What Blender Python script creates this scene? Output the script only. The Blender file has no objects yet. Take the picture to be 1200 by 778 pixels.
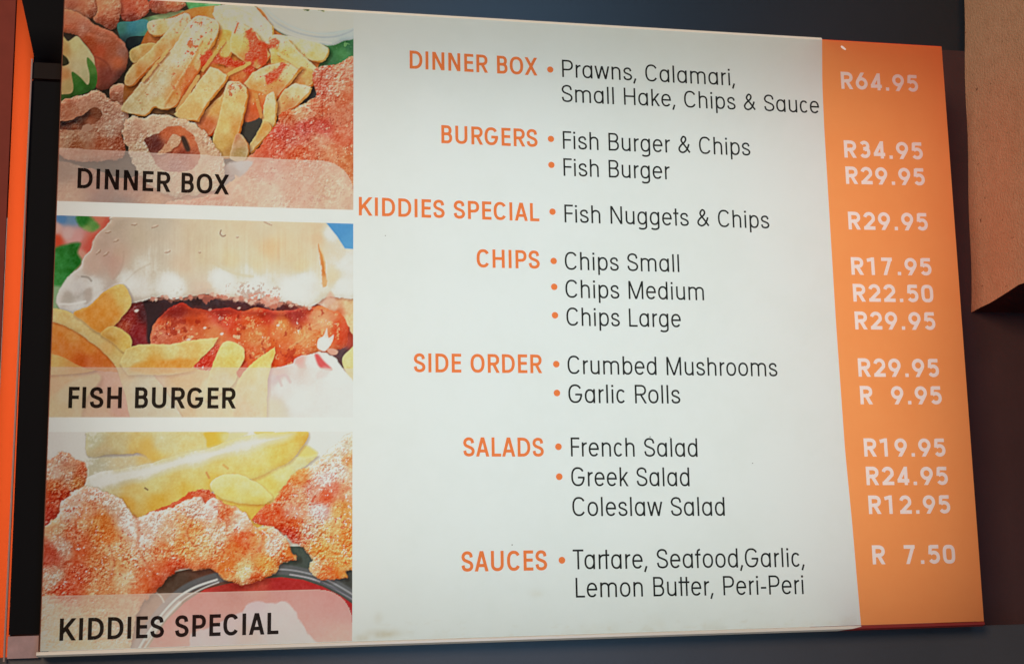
import bpy, bmesh, math
import numpy as np
from mathutils import Vector, Matrix
from mathutils.geometry import delaunay_2d_cdt

sc = bpy.context.scene
C = sc.collection

# ------------------------------------------------------------------ camera
# World: X along the board, Z up, the board's printed face is the plane y = 0 and looks towards -Y. Metres.
cam_d = bpy.data.cameras.new('camera'); cam = bpy.data.objects.new('camera', cam_d); C.objects.link(cam)
CAM = Vector((0.24130495, -1.63943735, 0.11301339))
cam.matrix_world = Matrix(((0.98145506, -0.012782, -0.19126577, CAM.x),
                           (-0.19082886, -0.15974901, -0.96853735, CAM.y),
                           (-0.01817467, 0.98707491, -0.15922565, CAM.z),
                           (0, 0, 0, 1)))
cam_d.sensor_fit = 'HORIZONTAL'; cam_d.sensor_width = 36.0
cam_d.lens = 36.0 * 1538.655 / 1200.0
cam_d.clip_start = .02; cam_d.clip_end = 100
sc.camera = cam

# ------------------------------------------------------------------ world, lamps, exposure
world = bpy.data.worlds.new('World'); sc.world = world; world.use_nodes = True
wb = world.node_tree.nodes['Background']
wb.inputs['Color'].default_value = (1.0, .84, .78, 1); wb.inputs['Strength'].default_value = .05


def area_lamp(name, loc, target, sx, sy, power, color):
    d = bpy.data.lights.new(name, 'AREA'); d.shape = 'RECTANGLE'; d.size = sx; d.size_y = sy
    d.energy = power; d.color = color
    o = bpy.data.objects.new(name, d); C.objects.link(o)
    o.location = loc
    o.rotation_euler = (Vector(target) - Vector(loc)).to_track_quat('-Z', 'Y').to_euler()
    return o


# dusk light from the street behind the photographer, and an added warm fill lamp for the plaster wall
area_lamp('street_light', (1.15, -3.6, 1.0), (.8, 0, .6), 1.0, 4.2, 52, (.27, .60, 1.0))
area_lamp('plaster_fill', (-1.1, -3.3, 1.5), (1.25, -.1, .55), 1.2, 1.2, 140, (1.0, .74, .54))

sc.view_settings.view_transform = 'Standard'; sc.view_settings.look = 'None'
sc.view_settings.exposure = 0; sc.view_settings.gamma = 1
sc.render.filter_size = 2.0
sc.cycles.use_denoising = True
sc.cycles.max_bounces = 8; sc.cycles.transparent_max_bounces = 12
sc.cycles.sample_clamp_indirect = 4


# ------------------------------------------------------------------ helpers
def lin(c):
    c = np.asarray(c, float) / 255.0
    return np.where(c <= .04045, c / 12.92, ((c + .055) / 1.055) ** 2.4)


def link(name, me, mat=None, parent=None):
    o = bpy.data.objects.new(name, me); C.objects.link(o)
    if mat:
        me.materials.append(mat)
    if parent:
        o.parent = parent
    return o


def mesh(name, verts, faces, mat=None, parent=None):
    me = bpy.data.meshes.new(name); me.from_pydata([tuple(v) for v in verts], [], [tuple(f) for f in faces]); me.update()
    return link(name, me, mat, parent)


def bm_obj(name, bm, mat, parent=None, bevel=0):
    if bevel:
        bmesh.ops.bevel(bm, geom=bm.edges[:], offset=bevel, segments=2, affect='EDGES')
    bmesh.ops.recalc_face_normals(bm, faces=bm.faces[:])
    me = bpy.data.meshes.new(name); bm.to_mesh(me); bm.free()
    return link(name, me, mat, parent)


def add_box(bm, a, b):
    v = [bm.verts.new((x, y, z)) for x in (a[0], b[0]) for y in (a[1], b[1]) for z in (a[2], b[2])]
    for f in ((0, 1, 3, 2), (4, 6, 7, 5), (0, 4, 5, 1), (2, 3, 7, 6), (0, 2, 6, 4), (1, 5, 7, 3)):
        bm.faces.new([v[i] for i in f])


def box_obj(name, a, b, mat, parent=None, bevel=0):
    bm = bmesh.new(); add_box(bm, a, b)
    return bm_obj(name, bm, mat, parent, bevel)


def tag(o, label=None, cat=None, group=None, kind=None):
    for k, v in (('label', label), ('category', cat), ('group', group), ('kind', kind)):
        if v:
            o[k] = v


def empty(name, loc, label, cat, group=None):
    o = bpy.data.objects.new(name, None); C.objects.link(o); o.location = loc
    o.empty_display_size = .05
    tag(o, label, cat, group)
    return o


def new_mat(name):
    m = bpy.data.materials.new(name); m.use_nodes = True
    nt = m.node_tree; nt.nodes.clear()
    out = nt.nodes.new('ShaderNodeOutputMaterial')
    return m, nt, out


def principled(name, base, rough=.5, spec=.5, noise=None, bump=None, metal=0):
    """noise = (scale, other colour, low, high) mottles the base colour; bump = (scale, strength, distance)"""
    m, nt, out = new_mat(name)
    p = nt.nodes.new('ShaderNodeBsdfPrincipled')
    p.inputs['Base Color'].default_value = (*base, 1); p.inputs['Roughness'].default_value = rough
    p.inputs['Specular IOR Level'].default_value = spec; p.inputs['Metallic'].default_value = metal
    tc = nt.nodes.new('ShaderNodeTexCoord')
    if noise:
        n = nt.nodes.new('ShaderNodeTexNoise'); n.inputs['Scale'].default_value = noise[0]; n.inputs['Detail'].default_value = 8
        n.inputs['Roughness'].default_value = .65
        r = nt.nodes.new('ShaderNodeValToRGB')
        r.color_ramp.elements[0].position = noise[2]; r.color_ramp.elements[1].position = noise[3]
        r.color_ramp.elements[0].color = (*noise[1], 1); r.color_ramp.elements[1].color = (*base, 1)
        nt.links.new(tc.outputs['Object'], n.inputs['Vector']); nt.links.new(n.outputs['Fac'], r.inputs['Fac'])
        nt.links.new(r.outputs['Color'], p.inputs['Base Color'])
    if bump:
        n2 = nt.nodes.new('ShaderNodeTexNoise'); n2.inputs['Scale'].default_value = bump[0]; n2.inputs['Detail'].default_value = 8
        b = nt.nodes.new('ShaderNodeBump'); b.inputs['Strength'].default_value = bump[1]; b.inputs['Distance'].default_value = bump[2]
        nt.links.new(tc.outputs['Object'], n2.inputs['Vector']); nt.links.new(n2.outputs['Fac'], b.inputs['Height'])
        nt.links.new(b.outputs['Normal'], p.inputs['Normal'])
    nt.links.new(p.outputs[0], out.inputs['Surface'])
    return m


def acrylic(name, color, trans=.85, gloss=.03, dirt=None):
    """opal acrylic: lets the lamps inside the box through as diffuse light"""
    m, nt, out = new_mat(name)
    t = nt.nodes.new('ShaderNodeBsdfTranslucent'); d = nt.nodes.new('ShaderNodeBsdfDiffuse'); g = nt.nodes.new('ShaderNodeBsdfGlossy')
    t.inputs['Color'].default_value = (*color, 1); d.inputs['Color'].default_value = (*color, 1)
    g.inputs['Roughness'].default_value = .25; g.inputs['Color'].default_value = (1, 1, 1, 1)
    a = nt.nodes.new('ShaderNodeMixShader'); a.inputs[0].default_value = trans
    b = nt.nodes.new('ShaderNodeMixShader'); b.inputs[0].default_value = gloss
    nt.links.new(d.outputs[0], a.inputs[1]); nt.links.new(t.outputs[0], a.inputs[2])
    nt.links.new(a.outputs[0], b.inputs[1]); nt.links.new(g.outputs[0], b.inputs[2])
    nt.links.new(b.outputs[0], out.inputs['Surface'])
    if dirt:                 # faint grime in irregular blotches
        tc = nt.nodes.new('ShaderNodeTexCoord'); n = nt.nodes.new('ShaderNodeTexNoise')
        n.inputs['Scale'].default_value = dirt[0]; n.inputs['Detail'].default_value = 9; n.inputs['Roughness'].default_value = .7
        r = nt.nodes.new('ShaderNodeValToRGB'); r.color_ramp.elements[0].position = dirt[2]; r.color_ramp.elements[1].position = dirt[3]
        r.color_ramp.elements[0].color = (*dirt[1], 1); r.color_ramp.elements[1].color = (*color, 1)
        nt.links.new(tc.outputs['Object'], n.inputs['Vector']); nt.links.new(n.outputs['Fac'], r.inputs['Fac'])
        nt.links.new(r.outputs['Color'], t.inputs['Color']); nt.links.new(r.outputs['Color'], d.inputs['Color'])
    return m


def film(name, color=None, attr=None):
    """printed film on the lit face: a coloured transparent sheet"""
    m, nt, out = new_mat(name)
    t = nt.nodes.new('ShaderNodeBsdfTransparent')
    if attr:
        a = nt.nodes.new('ShaderNodeAttribute'); a.attribute_name = attr
        nt.links.new(a.outputs['Color'], t.inputs['Color'])
    else:
        t.inputs['Color'].default_value = (*color, 1)
    nt.links.new(t.outputs[0], out.inputs['Surface'])
    return m


# ---- PAINT-BEGIN
# The three food photographs printed on the board, painted into numpy arrays (coordinates of the prints in print pixels).
def _hash(ix, iy, seed):
    h = (ix.astype(np.int64) * 374761393 + iy.astype(np.int64) * 668265263 + seed * 974634721) & 0xFFFFFFFF
    h = ((h ^ (h >> 13)) * 1274126177) & 0xFFFFFFFF
    return ((h ^ (h >> 16)) & 0xFFFF) / 65535.0


def vnoise(x, y, seed=0):
    ix = np.floor(x); iy = np.floor(y)
    fx = x - ix; fy = y - iy
    fx = fx * fx * (3 - 2 * fx); fy = fy * fy * (3 - 2 * fy)
    a = _hash(ix, iy, seed); b = _hash(ix + 1, iy, seed); c = _hash(ix, iy + 1, seed); d = _hash(ix + 1, iy + 1, seed)
    return (a * (1 - fx) + b * fx) * (1 - fy) + (c * (1 - fx) + d * fx) * fy


def fbm(x, y, scale, seed=0, octv=4):
    v = 0.0; a = 1.0; t = 0.0
    for k in range(octv):
        v = v + a * vnoise(x / scale * 2 ** k + 17.3 * k, y / scale * 2 ** k - 9.1 * k, seed + k * 13)
        t += a; a *= .55
    return v / t * 2 - 1


def smooth_poly(p, n=6, closed=True):
    p = np.array(p, float); m = len(p); out = []
    for i in range(m if closed else m - 1):
        g = (lambda k: p[k % m]) if closed else (lambda k: p[min(max(k, 0), m - 1)])
        p0, p1, p2, p3 = g(i - 1), g(i), g(i + 1), g(i + 2)
        for t in np.arange(n) / n:
            out.append(.5 * (2 * p1 + (p2 - p0) * t + (2 * p0 - 5 * p1 + 4 * p2 - p3) * t * t + (3 * p1 - p0 - 3 * p2 + p3) * t ** 3))
    if not closed:
        out.append(p[-1])
    return np.array(out)


class Painter:
    def __init__(s, X, Y, bg, p=3.0):
        s.X, s.Y = X, Y
        s.C = s.idw(X, Y, bg, p)
        s.k = 0

    @staticmethod
    def idw(X, Y, pts, p=3.0, soft=2.5):
        if isinstance(pts[0], (int, float)):
            return np.ones(X.shape + (3,)) * np.array(pts, float)
        num = 0; den = 0
        for x, y, c in pts:
            w = ((X - x) ** 2 + (Y - y) ** 2 + soft ** 2) ** (-p / 2)
            num = num + w[..., None] * np.array(c, float); den = den + w
        return num / den[..., None]

    def box(s, P, pad):
        X, Y = s.X, s.Y
        m = (X > P[:, 0].min() - pad) & (X < P[:, 0].max() + pad) & (Y > P[:, 1].min() - pad) & (Y < P[:, 1].max() + pad)
        r = np.where(m.any(1))[0]; c = np.where(m.any(0))[0]
        if len(r) == 0 or len(c) == 0:
            return None
        return slice(r[0], r[-1] + 1), slice(c[0], c[-1] + 1)

    @staticmethod
    def field(x, y, P, closed=True):
        best = np.full(x.shape, 1e9); nx = np.zeros(x.shape); ny = np.zeros(x.shape)
        ins = np.zeros(x.shape, bool)
        n = len(P)
        for i in range(n if closed else n - 1):
            ax, ay = P[i]; bx, by = P[(i + 1) % n]
            dx, dy = bx - ax, by - ay
            t = np.clip(((x - ax) * dx + (y - ay) * dy) / (dx * dx + dy * dy + 1e-9), 0, 1)
            ex = x - ax - t * dx; ey = y - ay - t * dy
            d = ex * ex + ey * ey
            u = d < best
            best = np.where(u, d, best); nx = np.where(u, ex, nx); ny = np.where(u, ey, ny)
            if closed and ay != by:
                c = ((ay > y) != (by > y)) & (x < (bx - ax) * (y - ay) / (by - ay) + ax)
                ins ^= c
        d = np.sqrt(best) + 1e-6
        return np.where(ins, d, -d) if closed else d, nx / d, ny / d

    def texture(s, col, x, y, tex, seed):
        kind, amp, sc = tex[:3]
        if kind == 'crumb':      # fried crumb: pale flakes over deeper orange gaps
            wx = x + 2.2 * fbm(x, y, sc * 1.5, seed + 5, 2); wy = y + 2.2 * fbm(x, y, sc * 1.5, seed + 6, 2)
            n = fbm(wx, wy, sc, seed, 4)
            h0 = fbm(x, y, sc * .55, seed + 31, 3); h1 = fbm(x + .5, y + 1.0, sc * .55, seed + 31, 3)
            loc = .3 + 1.0 * np.clip(fbm(x, y, sc * 4.2, seed + 91, 2) * 1.4 + .45, 0, 1)   # some zones are smooth, some flaky
            e = np.clip((h1 - h0) * 1.9, -.8, .8) * loc       # little lit and shaded sides of the flakes
            v = np.clip(n * 1.25, -1, 1)
            hi = np.clip(v, 0, 1)[..., None]; lo = np.clip(-v, 0, 1)[..., None]
            col = col + amp * (hi * np.array([20, 42, 48]) - lo * np.array([18, 36, 34]))
            ep = np.clip(e, 0, 1)[..., None]; en = np.clip(-e, 0, 1)[..., None]
            fl = np.clip((fbm(x, y, sc * .45, seed + 71, 2) - .28) * 4, 0, 1)[..., None]      # pale loose flakes
            col = col + amp * (ep * np.array([30, 50, 54]) - en * np.array([34, 52, 48]) + fl * loc[..., None] * np.array([26, 48, 52]))
        elif kind == 'soft':
            n = fbm(x, y, sc, seed, 4)[..., None]
            col = col + amp * n * np.array([16, 20, 24])
        elif kind == 'fry':      # fried potato: fine grain and a few ochre patches
            n = fbm(x, y, sc, seed, 4)[..., None]
            g = fbm(x, y, 2.2, seed + 9, 2)[..., None]
            col = col + amp * (n * np.array([9, 19, 30]) + g * np.array([6, 8, 10]))
        return col

    def shape(s, poly, cols, smooth=True, warp=None, tex=None, soft=.7, rim=None, pill=None, alpha=1., p=3., drop=None, sm=2.5):
        s.k += 7
        P = smooth_poly(poly) if smooth else np.array(poly, float)
        sl = s.box(P, 8 if not drop else 14)
        if sl is None:
            return
        X, Y = s.X[sl], s.Y[sl]; x, y = X, Y
        if warp:
            a, sc = warp
            x = X + a * fbm(X, Y, sc, s.k, 3); y = Y + a * fbm(X, Y, sc, s.k + 77, 3)
        sd, nx, ny = s.field(x, y, P)
        col = s.idw(X, Y, cols, p, sm)
        if pill:
            w, kk = pill[:2]; lx, ly = pill[2] if len(pill) > 2 else (-.45, -.9)
            d = np.clip(sd / w, 0, 1)
            sh = -(nx * lx + ny * ly) * (1 - d) ** 1.5 * np.where(sd > 0, 1, 0)
            col = col * (1 + kk * sh)[..., None]
        if tex:
            for t in (tex if isinstance(tex[0], tuple) else (tex,)):
                col = s.texture(col, X, Y, t, s.k)
        if rim:
            rc, rw, rs = rim
            f = (np.exp(-np.clip(sd, 0, 99) / rw) * rs)[..., None]
            col = col * (1 - f) + np.array(rc, float) * f
        if drop:                 # the print shows a soft contact shadow below and to the right of each piece
            dw, ds = drop
            s2, _, _ = s.field(x - dw * .7, y - dw * .9, P)
            f = (np.clip(s2 / (2.2 * dw) + .5, 0, 1) * ds)[..., None]
            s.C[sl] = s.C[sl] * (1 - f) + s.C[sl] * np.array([.42, .28, .24]) * f
        a = (np.clip(sd / (2 * soft) + .5, 0, 1) * alpha)[..., None]
        s.C[sl] = s.C[sl] * (1 - a) + np.clip(col, 0, 255) * a

    def line(s, pts, col, w, alpha=1., soft=.7, warp=None):
        s.k += 7
        P = smooth_poly(pts, 6, False) if len(pts) > 2 else np.array(pts, float)
        sl = s.box(P, w + 6)
        if sl is None:
            return
        x, y = s.X[sl], s.Y[sl]
        if warp:
            a, sc = warp
            x, y = x + a * fbm(x, y, sc, s.k, 3), y + a * fbm(x, y, sc, s.k + 77, 3)
        d, _, _ = s.field(x, y, P, False)
        a = (np.clip((w / 2 - d) / (2 * soft) + .5, 0, 1) * alpha)[..., None]
        s.C[sl] = s.C[sl] * (1 - a) + np.array(col, float) * a

    def specks(s, poly, col, sc, thr, alpha=.8, seed=3):
        P = smooth_poly(poly)
        sl = s.box(P, 2)
        if sl is None:
            return
        x, y = s.X[sl], s.Y[sl]
        sd, _, _ = s.field(x, y, P)
        n = fbm(x, y, sc, seed, 3) + .5 * fbm(x, y, sc * 5, seed + 3, 2)
        a = (np.clip((n - thr) * 5, 0, 1) * np.clip(sd / 5, 0, 1) * alpha)[..., None]
        s.C[sl] = s.C[sl] * (1 - a) + np.array(col, float) * a


def paint_dinner(X, Y):
    q = Painter(X, Y, (62, 60, 52))
    nug = lambda poly, cols, **k: q.shape(poly, cols, warp=(2.2, 8), tex=('crumb', .5, 7), pill=(12, .28), drop=(3, .6), **k)
    # lettuce and the sauce cup behind
    q.shape([(300, 5), (420, 5), (420, 95), (345, 90), (310, 50)], [(330, 40, (55, 78, 55)), (345, 65, (45, 80, 52)), (385, 75, (48, 98, 62)), (402, 65, (62, 120, 74)), (410, 55, (40, 88, 58)), (370, 78, (58, 92, 60))], tex=('soft', 1.1, 9))
    q.specks([(360, 55), (414, 45), (414, 80), (370, 82)], (104, 160, 104), 5, .35, .6, 8)
    q.shape([(296, 4), (306, 16), (317, 32), (337, 44), (362, 52), (388, 55), (402, 50), (418, 42), (420, -5), (296, -8)], [(306, 14, (160, 170, 160)), (325, 35, (165, 176, 168)), (360, 46, (178, 186, 176)), (388, 50, (160, 182, 186)), (405, 44, (150, 178, 192)), (340, 25, (170, 180, 176))], tex=('soft', .7, 8), pill=(6, .2))
    q.line([(308, 12), (322, 27), (345, 39), (372, 45), (396, 44), (416, 36)], (132, 152, 166), 2.2, .75)
    q.line([(311, 11), (327, 25), (350, 36), (374, 41), (396, 40), (416, 32)], (150, 184, 206), 1.6, .9)
    q.line([(320, 33), (340, 42), (364, 49), (388, 52)], (205, 208, 194), 1.8, .7)
    q.shape([(312, 8), (328, 23), (350, 33), (373, 38), (395, 38), (418, 30), (420, -6), (308, -8)], [(330, 18, (190, 190, 174)), (370, 30, (196, 196, 180)), (410, 25, (186, 190, 178)), (360, 12, (198, 192, 170))], tex=('soft', .3, 20))
    q.shape([(349, 9), (356, 12), (361, 15), (366, 12), (373, 13), (377, 16), (384, 12), (380, 6), (350, 5)], (56, 80, 48), warp=(2, 4))
    # prawns and nuggets along the top edge
    q.shape([(218, 2), (240, 6), (256, 2), (258, 13), (246, 19), (228, 20)], [(225, 8, (70, 138, 88)), (240, 14, (60, 128, 76)), (250, 8, (104, 168, 118))], tex=('soft', .8, 5))
    q.shape([(160, 26), (176, 21), (195, 17), (214, 14), (216, 20), (190, 26), (168, 30)], [(170, 26, (90, 128, 92)), (190, 21, (128, 160, 120)), (210, 18, (134, 160, 124))])
    nug([(75, -6), (112, -6), (117, 4), (115, 15), (105, 24), (92, 20), (74, 13)], [(82, 4, (150, 100, 80)), (100, 10, (168, 118, 92)), (108, 18, (146, 84, 62))])
    nug([(140, -4), (160, -6), (173, 2), (176, 12), (168, 23), (155, 27), (144, 25), (139, 12)], [(150, 8, (158, 82, 62)), (165, 14, (172, 92, 68)), (155, 22, (132, 66, 54))])
    nug([(175, 3), (190, -2), (213, 2), (218, 9), (205, 15), (186, 18), (177, 14)], [(185, 4, (120, 62, 50)), (200, 8, (176, 104, 78)), (190, 14, (150, 92, 70))])
    nug([(113, -4), (136, -6), (142, 9), (138, 28), (131, 37), (119, 31), (110, 23), (115, 10)], [(125, 5, (182, 128, 98)), (132, 20, (170, 112, 86)), (130, 32, (138, 76, 58))])
    q.shape([(138, 29), (155, 27), (172, 25), (178, 42), (165, 44), (150, 47), (146, 56), (140, 44)], [(142, 34, (62, 122, 116)), (155, 34, (58, 128, 148)), (168, 34, (62, 132, 150)), (174, 40, (82, 146, 118)), (148, 50, (44, 72, 78))], tex=('soft', .5, 6))
    q.shape([(148, 48), (158, 44), (170, 45), (176, 48), (168, 56), (156, 64), (147, 62)], [(155, 54, (30, 40, 46)), (168, 48, (40, 56, 58))])
    # the big prawn on the left
    q.shape([(72, 14), (85, 14), (100, 22), (113, 32), (127, 37), (137, 43), (147, 54), (150, 67), (147, 84), (137, 97), (125, 106), (112, 104), (110, 72), (102, 57), (90, 43), (72, 38)],
            [(82, 25, (168, 112, 86)), (100, 34, (160, 112, 92)), (120, 45, (160, 104, 82)), (105, 48, (166, 88, 56)), (130, 60, (156, 86, 58)), (143, 62, (150, 104, 88)), (118, 62, (174, 84, 54)), (138, 75, (184, 104, 66)), (125, 90, (132, 70, 58)), (142, 90, (118, 70, 62)), (80, 36, (172, 104, 76))],
            warp=(1.6, 8), tex=(('crumb', .3, 8), ('soft', .8, 12)), pill=(10, .3), drop=(4, .6))
    q.line([(112, 68), (120, 72), (127, 78), (130, 88)], (122, 58, 44), 2.2, .5, 1.2)
    q.line([(104, 42), (116, 46), (128, 47)], (206, 150, 122), 3, .4, 1.6)
    # lime wedge
    q.shape([(72, 48), (80, 50), (90, 44), (98, 52), (106, 62), (111, 74), (108, 100), (92, 112), (72, 112)], [(88, 55, (186, 190, 142)), (98, 65, (192, 196, 156)), (90, 80, (190, 192, 156)), (100, 88, (182, 190, 150)), (76, 60, (172, 150, 96)), (76, 90, (188, 148, 98)), (80, 100, (180, 172, 120))], tex=('soft', .5, 5), drop=(2, .4))
    q.shape([(72, 66), (78, 69), (81, 75), (78, 78), (72, 78)], (54, 56, 38))
    q.shape([(103, 69), (112, 80), (114, 94), (111, 105), (102, 110), (90, 114), (70, 121), (70, 113), (83, 111), (86, 103), (84, 86), (94, 92), (103, 101), (105, 90), (102, 76)], [(108, 82, (86, 138, 64)), (112, 96, (58, 116, 46)), (95, 102, (56, 118, 46)), (88, 94, (70, 124, 54)), (80, 116, (58, 92, 44)), (103, 108, (48, 96, 40))], tex=('soft', .5, 5))
    # calamari ring on the left
    nug([(128, 105), (138, 100), (150, 103), (155, 112), (150, 123), (140, 127), (130, 120)], [(138, 105, (196, 152, 128)), (145, 116, (170, 120, 96)), (134, 118, (160, 104, 80))])
    nug([(150, 104), (160, 99), (168, 106), (162, 116), (153, 117)], [(158, 103, (176, 132, 108)), (160, 112, (146, 96, 72))])
    ringc = [(95, 116, (192, 152, 128)), (115, 112, (196, 158, 132)), (130, 126, (194, 158, 134)), (140, 140, (200, 172, 152)), (130, 155, (194, 164, 142)), (100, 160, (190, 158, 132)), (78, 165, (184, 152, 124)), (80, 132, (176, 122, 92)), (120, 170, (178, 104, 70)), (138, 168, (168, 92, 62)), (90, 172, (170, 112, 76))]
    q.shape([(68, 125), (95, 113), (115, 108), (124, 114), (133, 121), (142, 124), (149, 136), (147, 150), (143, 160), (147, 182), (120, 190), (68, 182)], ringc, warp=(3, 6), tex=('crumb', .6, 5), pill=(8, .26), drop=(3, .5))
    q.shape([(68, 145), (82, 142), (100, 134), (110, 127), (118, 131), (120, 138), (110, 146), (95, 153), (80, 154), (68, 153)], [(75, 146, (46, 34, 34)), (86, 142, (52, 36, 34)), (100, 135, (66, 44, 38)), (112, 131, (134, 80, 54)), (106, 143, (168, 106, 76)), (88, 150, (150, 94, 68)), (76, 152, (128, 78, 60))], warp=(1.6, 6), tex=('crumb', .35, 5))
    q.shape([(97, 150), (104, 147), (109, 151), (104, 155), (97, 155)], (190, 160, 138), warp=(1, 4))
    # the chips: ochre mass first, then each chip
    q.shape([(146, 98), (158, 72), (175, 35), (205, 20), (235, 10), (300, 10), (320, 35), (345, 48), (384, 58), (375, 75), (368, 88), (345, 108), (330, 130), (310, 165), (290, 178), (262, 178), (240, 152), (200, 136), (150, 132)],
            [(165, 85, (166, 108, 54)), (220, 100, (188, 104, 56)), (262, 60, (196, 132, 64)), (300, 100, (190, 88, 46)), (330, 90, (176, 116, 62)), (262, 150, (140, 76, 46)), (240, 130, (160, 104, 56)), (290, 160, (92, 64, 50)), (200, 130, (110, 84, 56))], tex=('fry', .8, 8))

    def fry(poly, cols, side=(2.0, 1.8), **k):
        o = dict(tex=('fry', 1.1, 6), pill=(2.5, .1), warp=(1.1, 5), smooth=True, soft=.6, rim=((236, 222, 180), 1.3, .45)); o.update(k)
        if side:
            q.shape([(x + side[0], y + side[1]) for x, y in poly], [(x + side[0], y + side[1], (c[0] * .92, c[1] * .70, c[2] * .46)) for x, y, c in cols], **dict(o, drop=(2.8, .8), rim=None))
        q.shape(poly, cols, **o)
    q.shape([(279, 152), (302, 138), (314, 142), (300, 160), (290, 176), (284, 168)], (66, 66, 62))
    q.shape([(355, 118), (367, 104), (374, 110), (366, 124)], (58, 62, 64))
    fry([(172, 34), (176, 26), (190, 24), (205, 22), (216, 17), (223, 22), (213, 33), (195, 40), (180, 43)], [(180, 32, (206, 194, 158)), (205, 27, (212, 192, 160)), (190, 38, (206, 172, 118))])
    fry([(152, 63), (163, 55), (178, 52), (184, 58), (166, 71), (156, 75)], [(162, 60, (208, 186, 130)), (170, 64, (196, 156, 92)), (155, 68, (178, 160, 100))])
    fry([(146, 99), (148, 88), (157, 77), (170, 66), (190, 45), (205, 28), (216, 20), (223, 26), (213, 48), (195, 63), (180, 75), (165, 90), (154, 101)], [(155, 86, (204, 182, 128)), (175, 66, (212, 192, 138)), (200, 40, (216, 198, 160)), (212, 28, (218, 186, 152)), (165, 88, (198, 140, 76)), (186, 68, (208, 148, 84)), (206, 52, (214, 158, 104))])
    fry([(252, 9), (275, 5), (297, 8), (306, 18), (319, 32), (319, 52), (306, 54), (292, 38), (280, 29), (274, 44), (262, 56), (249, 42), (256, 30), (249, 18)], [(262, 16, (208, 198, 160)), (285, 15, (200, 196, 160)), (310, 36, (206, 200, 164)), (262, 35, (206, 196, 156)), (300, 22, (204, 200, 166))], smooth=False)
    q.line([(256, 14), (276, 12), (296, 20)], (182, 170, 128), 1.2, .5)
    fry([(246, 56), (254, 38), (266, 36), (276, 44), (271, 60), (262, 76), (246, 68)], [(258, 42, (206, 152, 78)), (252, 58, (218, 158, 84)), (266, 56, (214, 172, 104))])
    fry([(276, 32), (283, 28), (300, 40), (316, 66), (302, 82), (289, 76), (270, 62), (270, 46)], [(284, 36, (220, 200, 150)), (280, 52, (214, 178, 110)), (300, 62, (222, 140, 90)), (292, 72, (226, 136, 82))], smooth=False)
    q.line([(279, 29), (275, 40)], (200, 70, 44), 2, .8)
    fry([(320, 43), (343, 45), (360, 49), (376, 53), (384, 59), (381, 68), (374, 73), (357, 69), (340, 63), (324, 60)], [(335, 50, (206, 200, 158)), (360, 57, (206, 204, 160)), (378, 60, (204, 196, 148)), (365, 68, (194, 178, 120))])
    fry([(316, 58), (337, 47), (350, 62), (371, 81), (366, 88), (352, 79), (336, 76), (318, 76)], [(335, 52, (214, 196, 146)), (350, 66, (214, 190, 136)), (330, 70, (212, 160, 84)), (362, 80, (218, 190, 132))], smooth=False)
    fry([(338, 100), (346, 87), (353, 79), (366, 85), (366, 100), (352, 103)], [(355, 86, (208, 160, 92)), (350, 98, (192, 130, 72)), (362, 96, (196, 150, 88))])
    # red seasoning
    red = lambda poly, a=.9, c=(214, 74, 48): q.shape(poly, c, warp=(4, 5), soft=1.6, alpha=a, tex=(('crumb', .45, 5), ('soft', 1.2, 7)))
    red([(286, 40), (297, 37), (304, 48), (313, 54), (314, 70), (308, 80), (300, 72), (296, 84), (288, 70), (293, 55)])
    red([(318, 47), (325, 46), (327, 54), (320, 59), (316, 56)], .85)
    fry([(222, 27), (232, 20), (250, 24), (256, 32), (252, 46), (243, 62), (231, 85), (216, 106), (206, 124), (190, 129), (180, 126), (170, 136), (148, 133), (142, 128), (155, 110), (170, 92), (185, 75), (200, 60), (211, 45)],
        [(235, 28, (220, 196, 160)), (228, 45, (212, 208, 174)), (212, 70, (212, 210, 178)), (190, 95, (210, 208, 174)), (160, 122, (208, 206, 164)), (186, 122, (212, 204, 150)), (240, 55, (222, 176, 118)), (226, 82, (224, 160, 100)), (215, 100, (222, 140, 80)), (203, 116, (214, 160, 92)), (182, 110, (214, 208, 176))], warp=(1.5, 9), tex=('fry', 1.3, 7), side=(1.5, 1.5))
    q.line([(190, 78), (176, 98), (160, 118)], (186, 156, 100), 1.8, .45, 1.2, (1.5, 6))
    q.line([(238, 50), (224, 78), (208, 104), (194, 126)], (196, 132, 70), 2, .6, 1.2, (1.5, 6))
    q.line([(234, 50), (220, 78), (204, 104), (190, 124)], (236, 226, 190), 1.6, .5, 1, (1.5, 6))
    q.specks([(222, 26), (250, 24), (252, 46), (232, 82), (216, 106), (205, 122), (200, 90), (214, 56)], (204, 86, 46), 4, .22, .75, 5)
    q.specks([(176, 26), (222, 20), (216, 44), (180, 44)], (196, 110, 78), 4, .3, .6, 6)
    q.specks([(150, 110), (190, 75), (200, 100), (165, 134)], (196, 120, 70), 3.4, .45, .6, 7)
    red([(218, 84), (228, 80), (230, 96), (222, 108), (214, 116), (212, 108), (217, 98)], .6, (220, 110, 58))
    red([(241, 61), (260, 67), (280, 73), (297, 80), (292, 88), (283, 86), (270, 80), (252, 76), (240, 82), (233, 76)], .95)
    red([(262, 80), (282, 84), (288, 92), (276, 100), (264, 94), (256, 82)], .7, (226, 132, 74))
    fry([(295, 87), (315, 77), (335, 75), (353, 79), (341, 95), (323, 117), (312, 116), (296, 110), (286, 100)], [(305, 90, (214, 200, 158)), (335, 82, (218, 196, 150)), (318, 100, (220, 150, 88)), (300, 104, (218, 160, 98)), (342, 86, (220, 194, 140)), (325, 108, (212, 140, 86))], smooth=False)
    red([(310, 92), (322, 84), (330, 76), (336, 79), (326, 92), (318, 99), (312, 98)], .9)
    q.specks([(296, 88), (350, 78), (340, 94), (322, 114), (296, 108)], (204, 78, 44), 4, .3, .7, 9)
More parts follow.
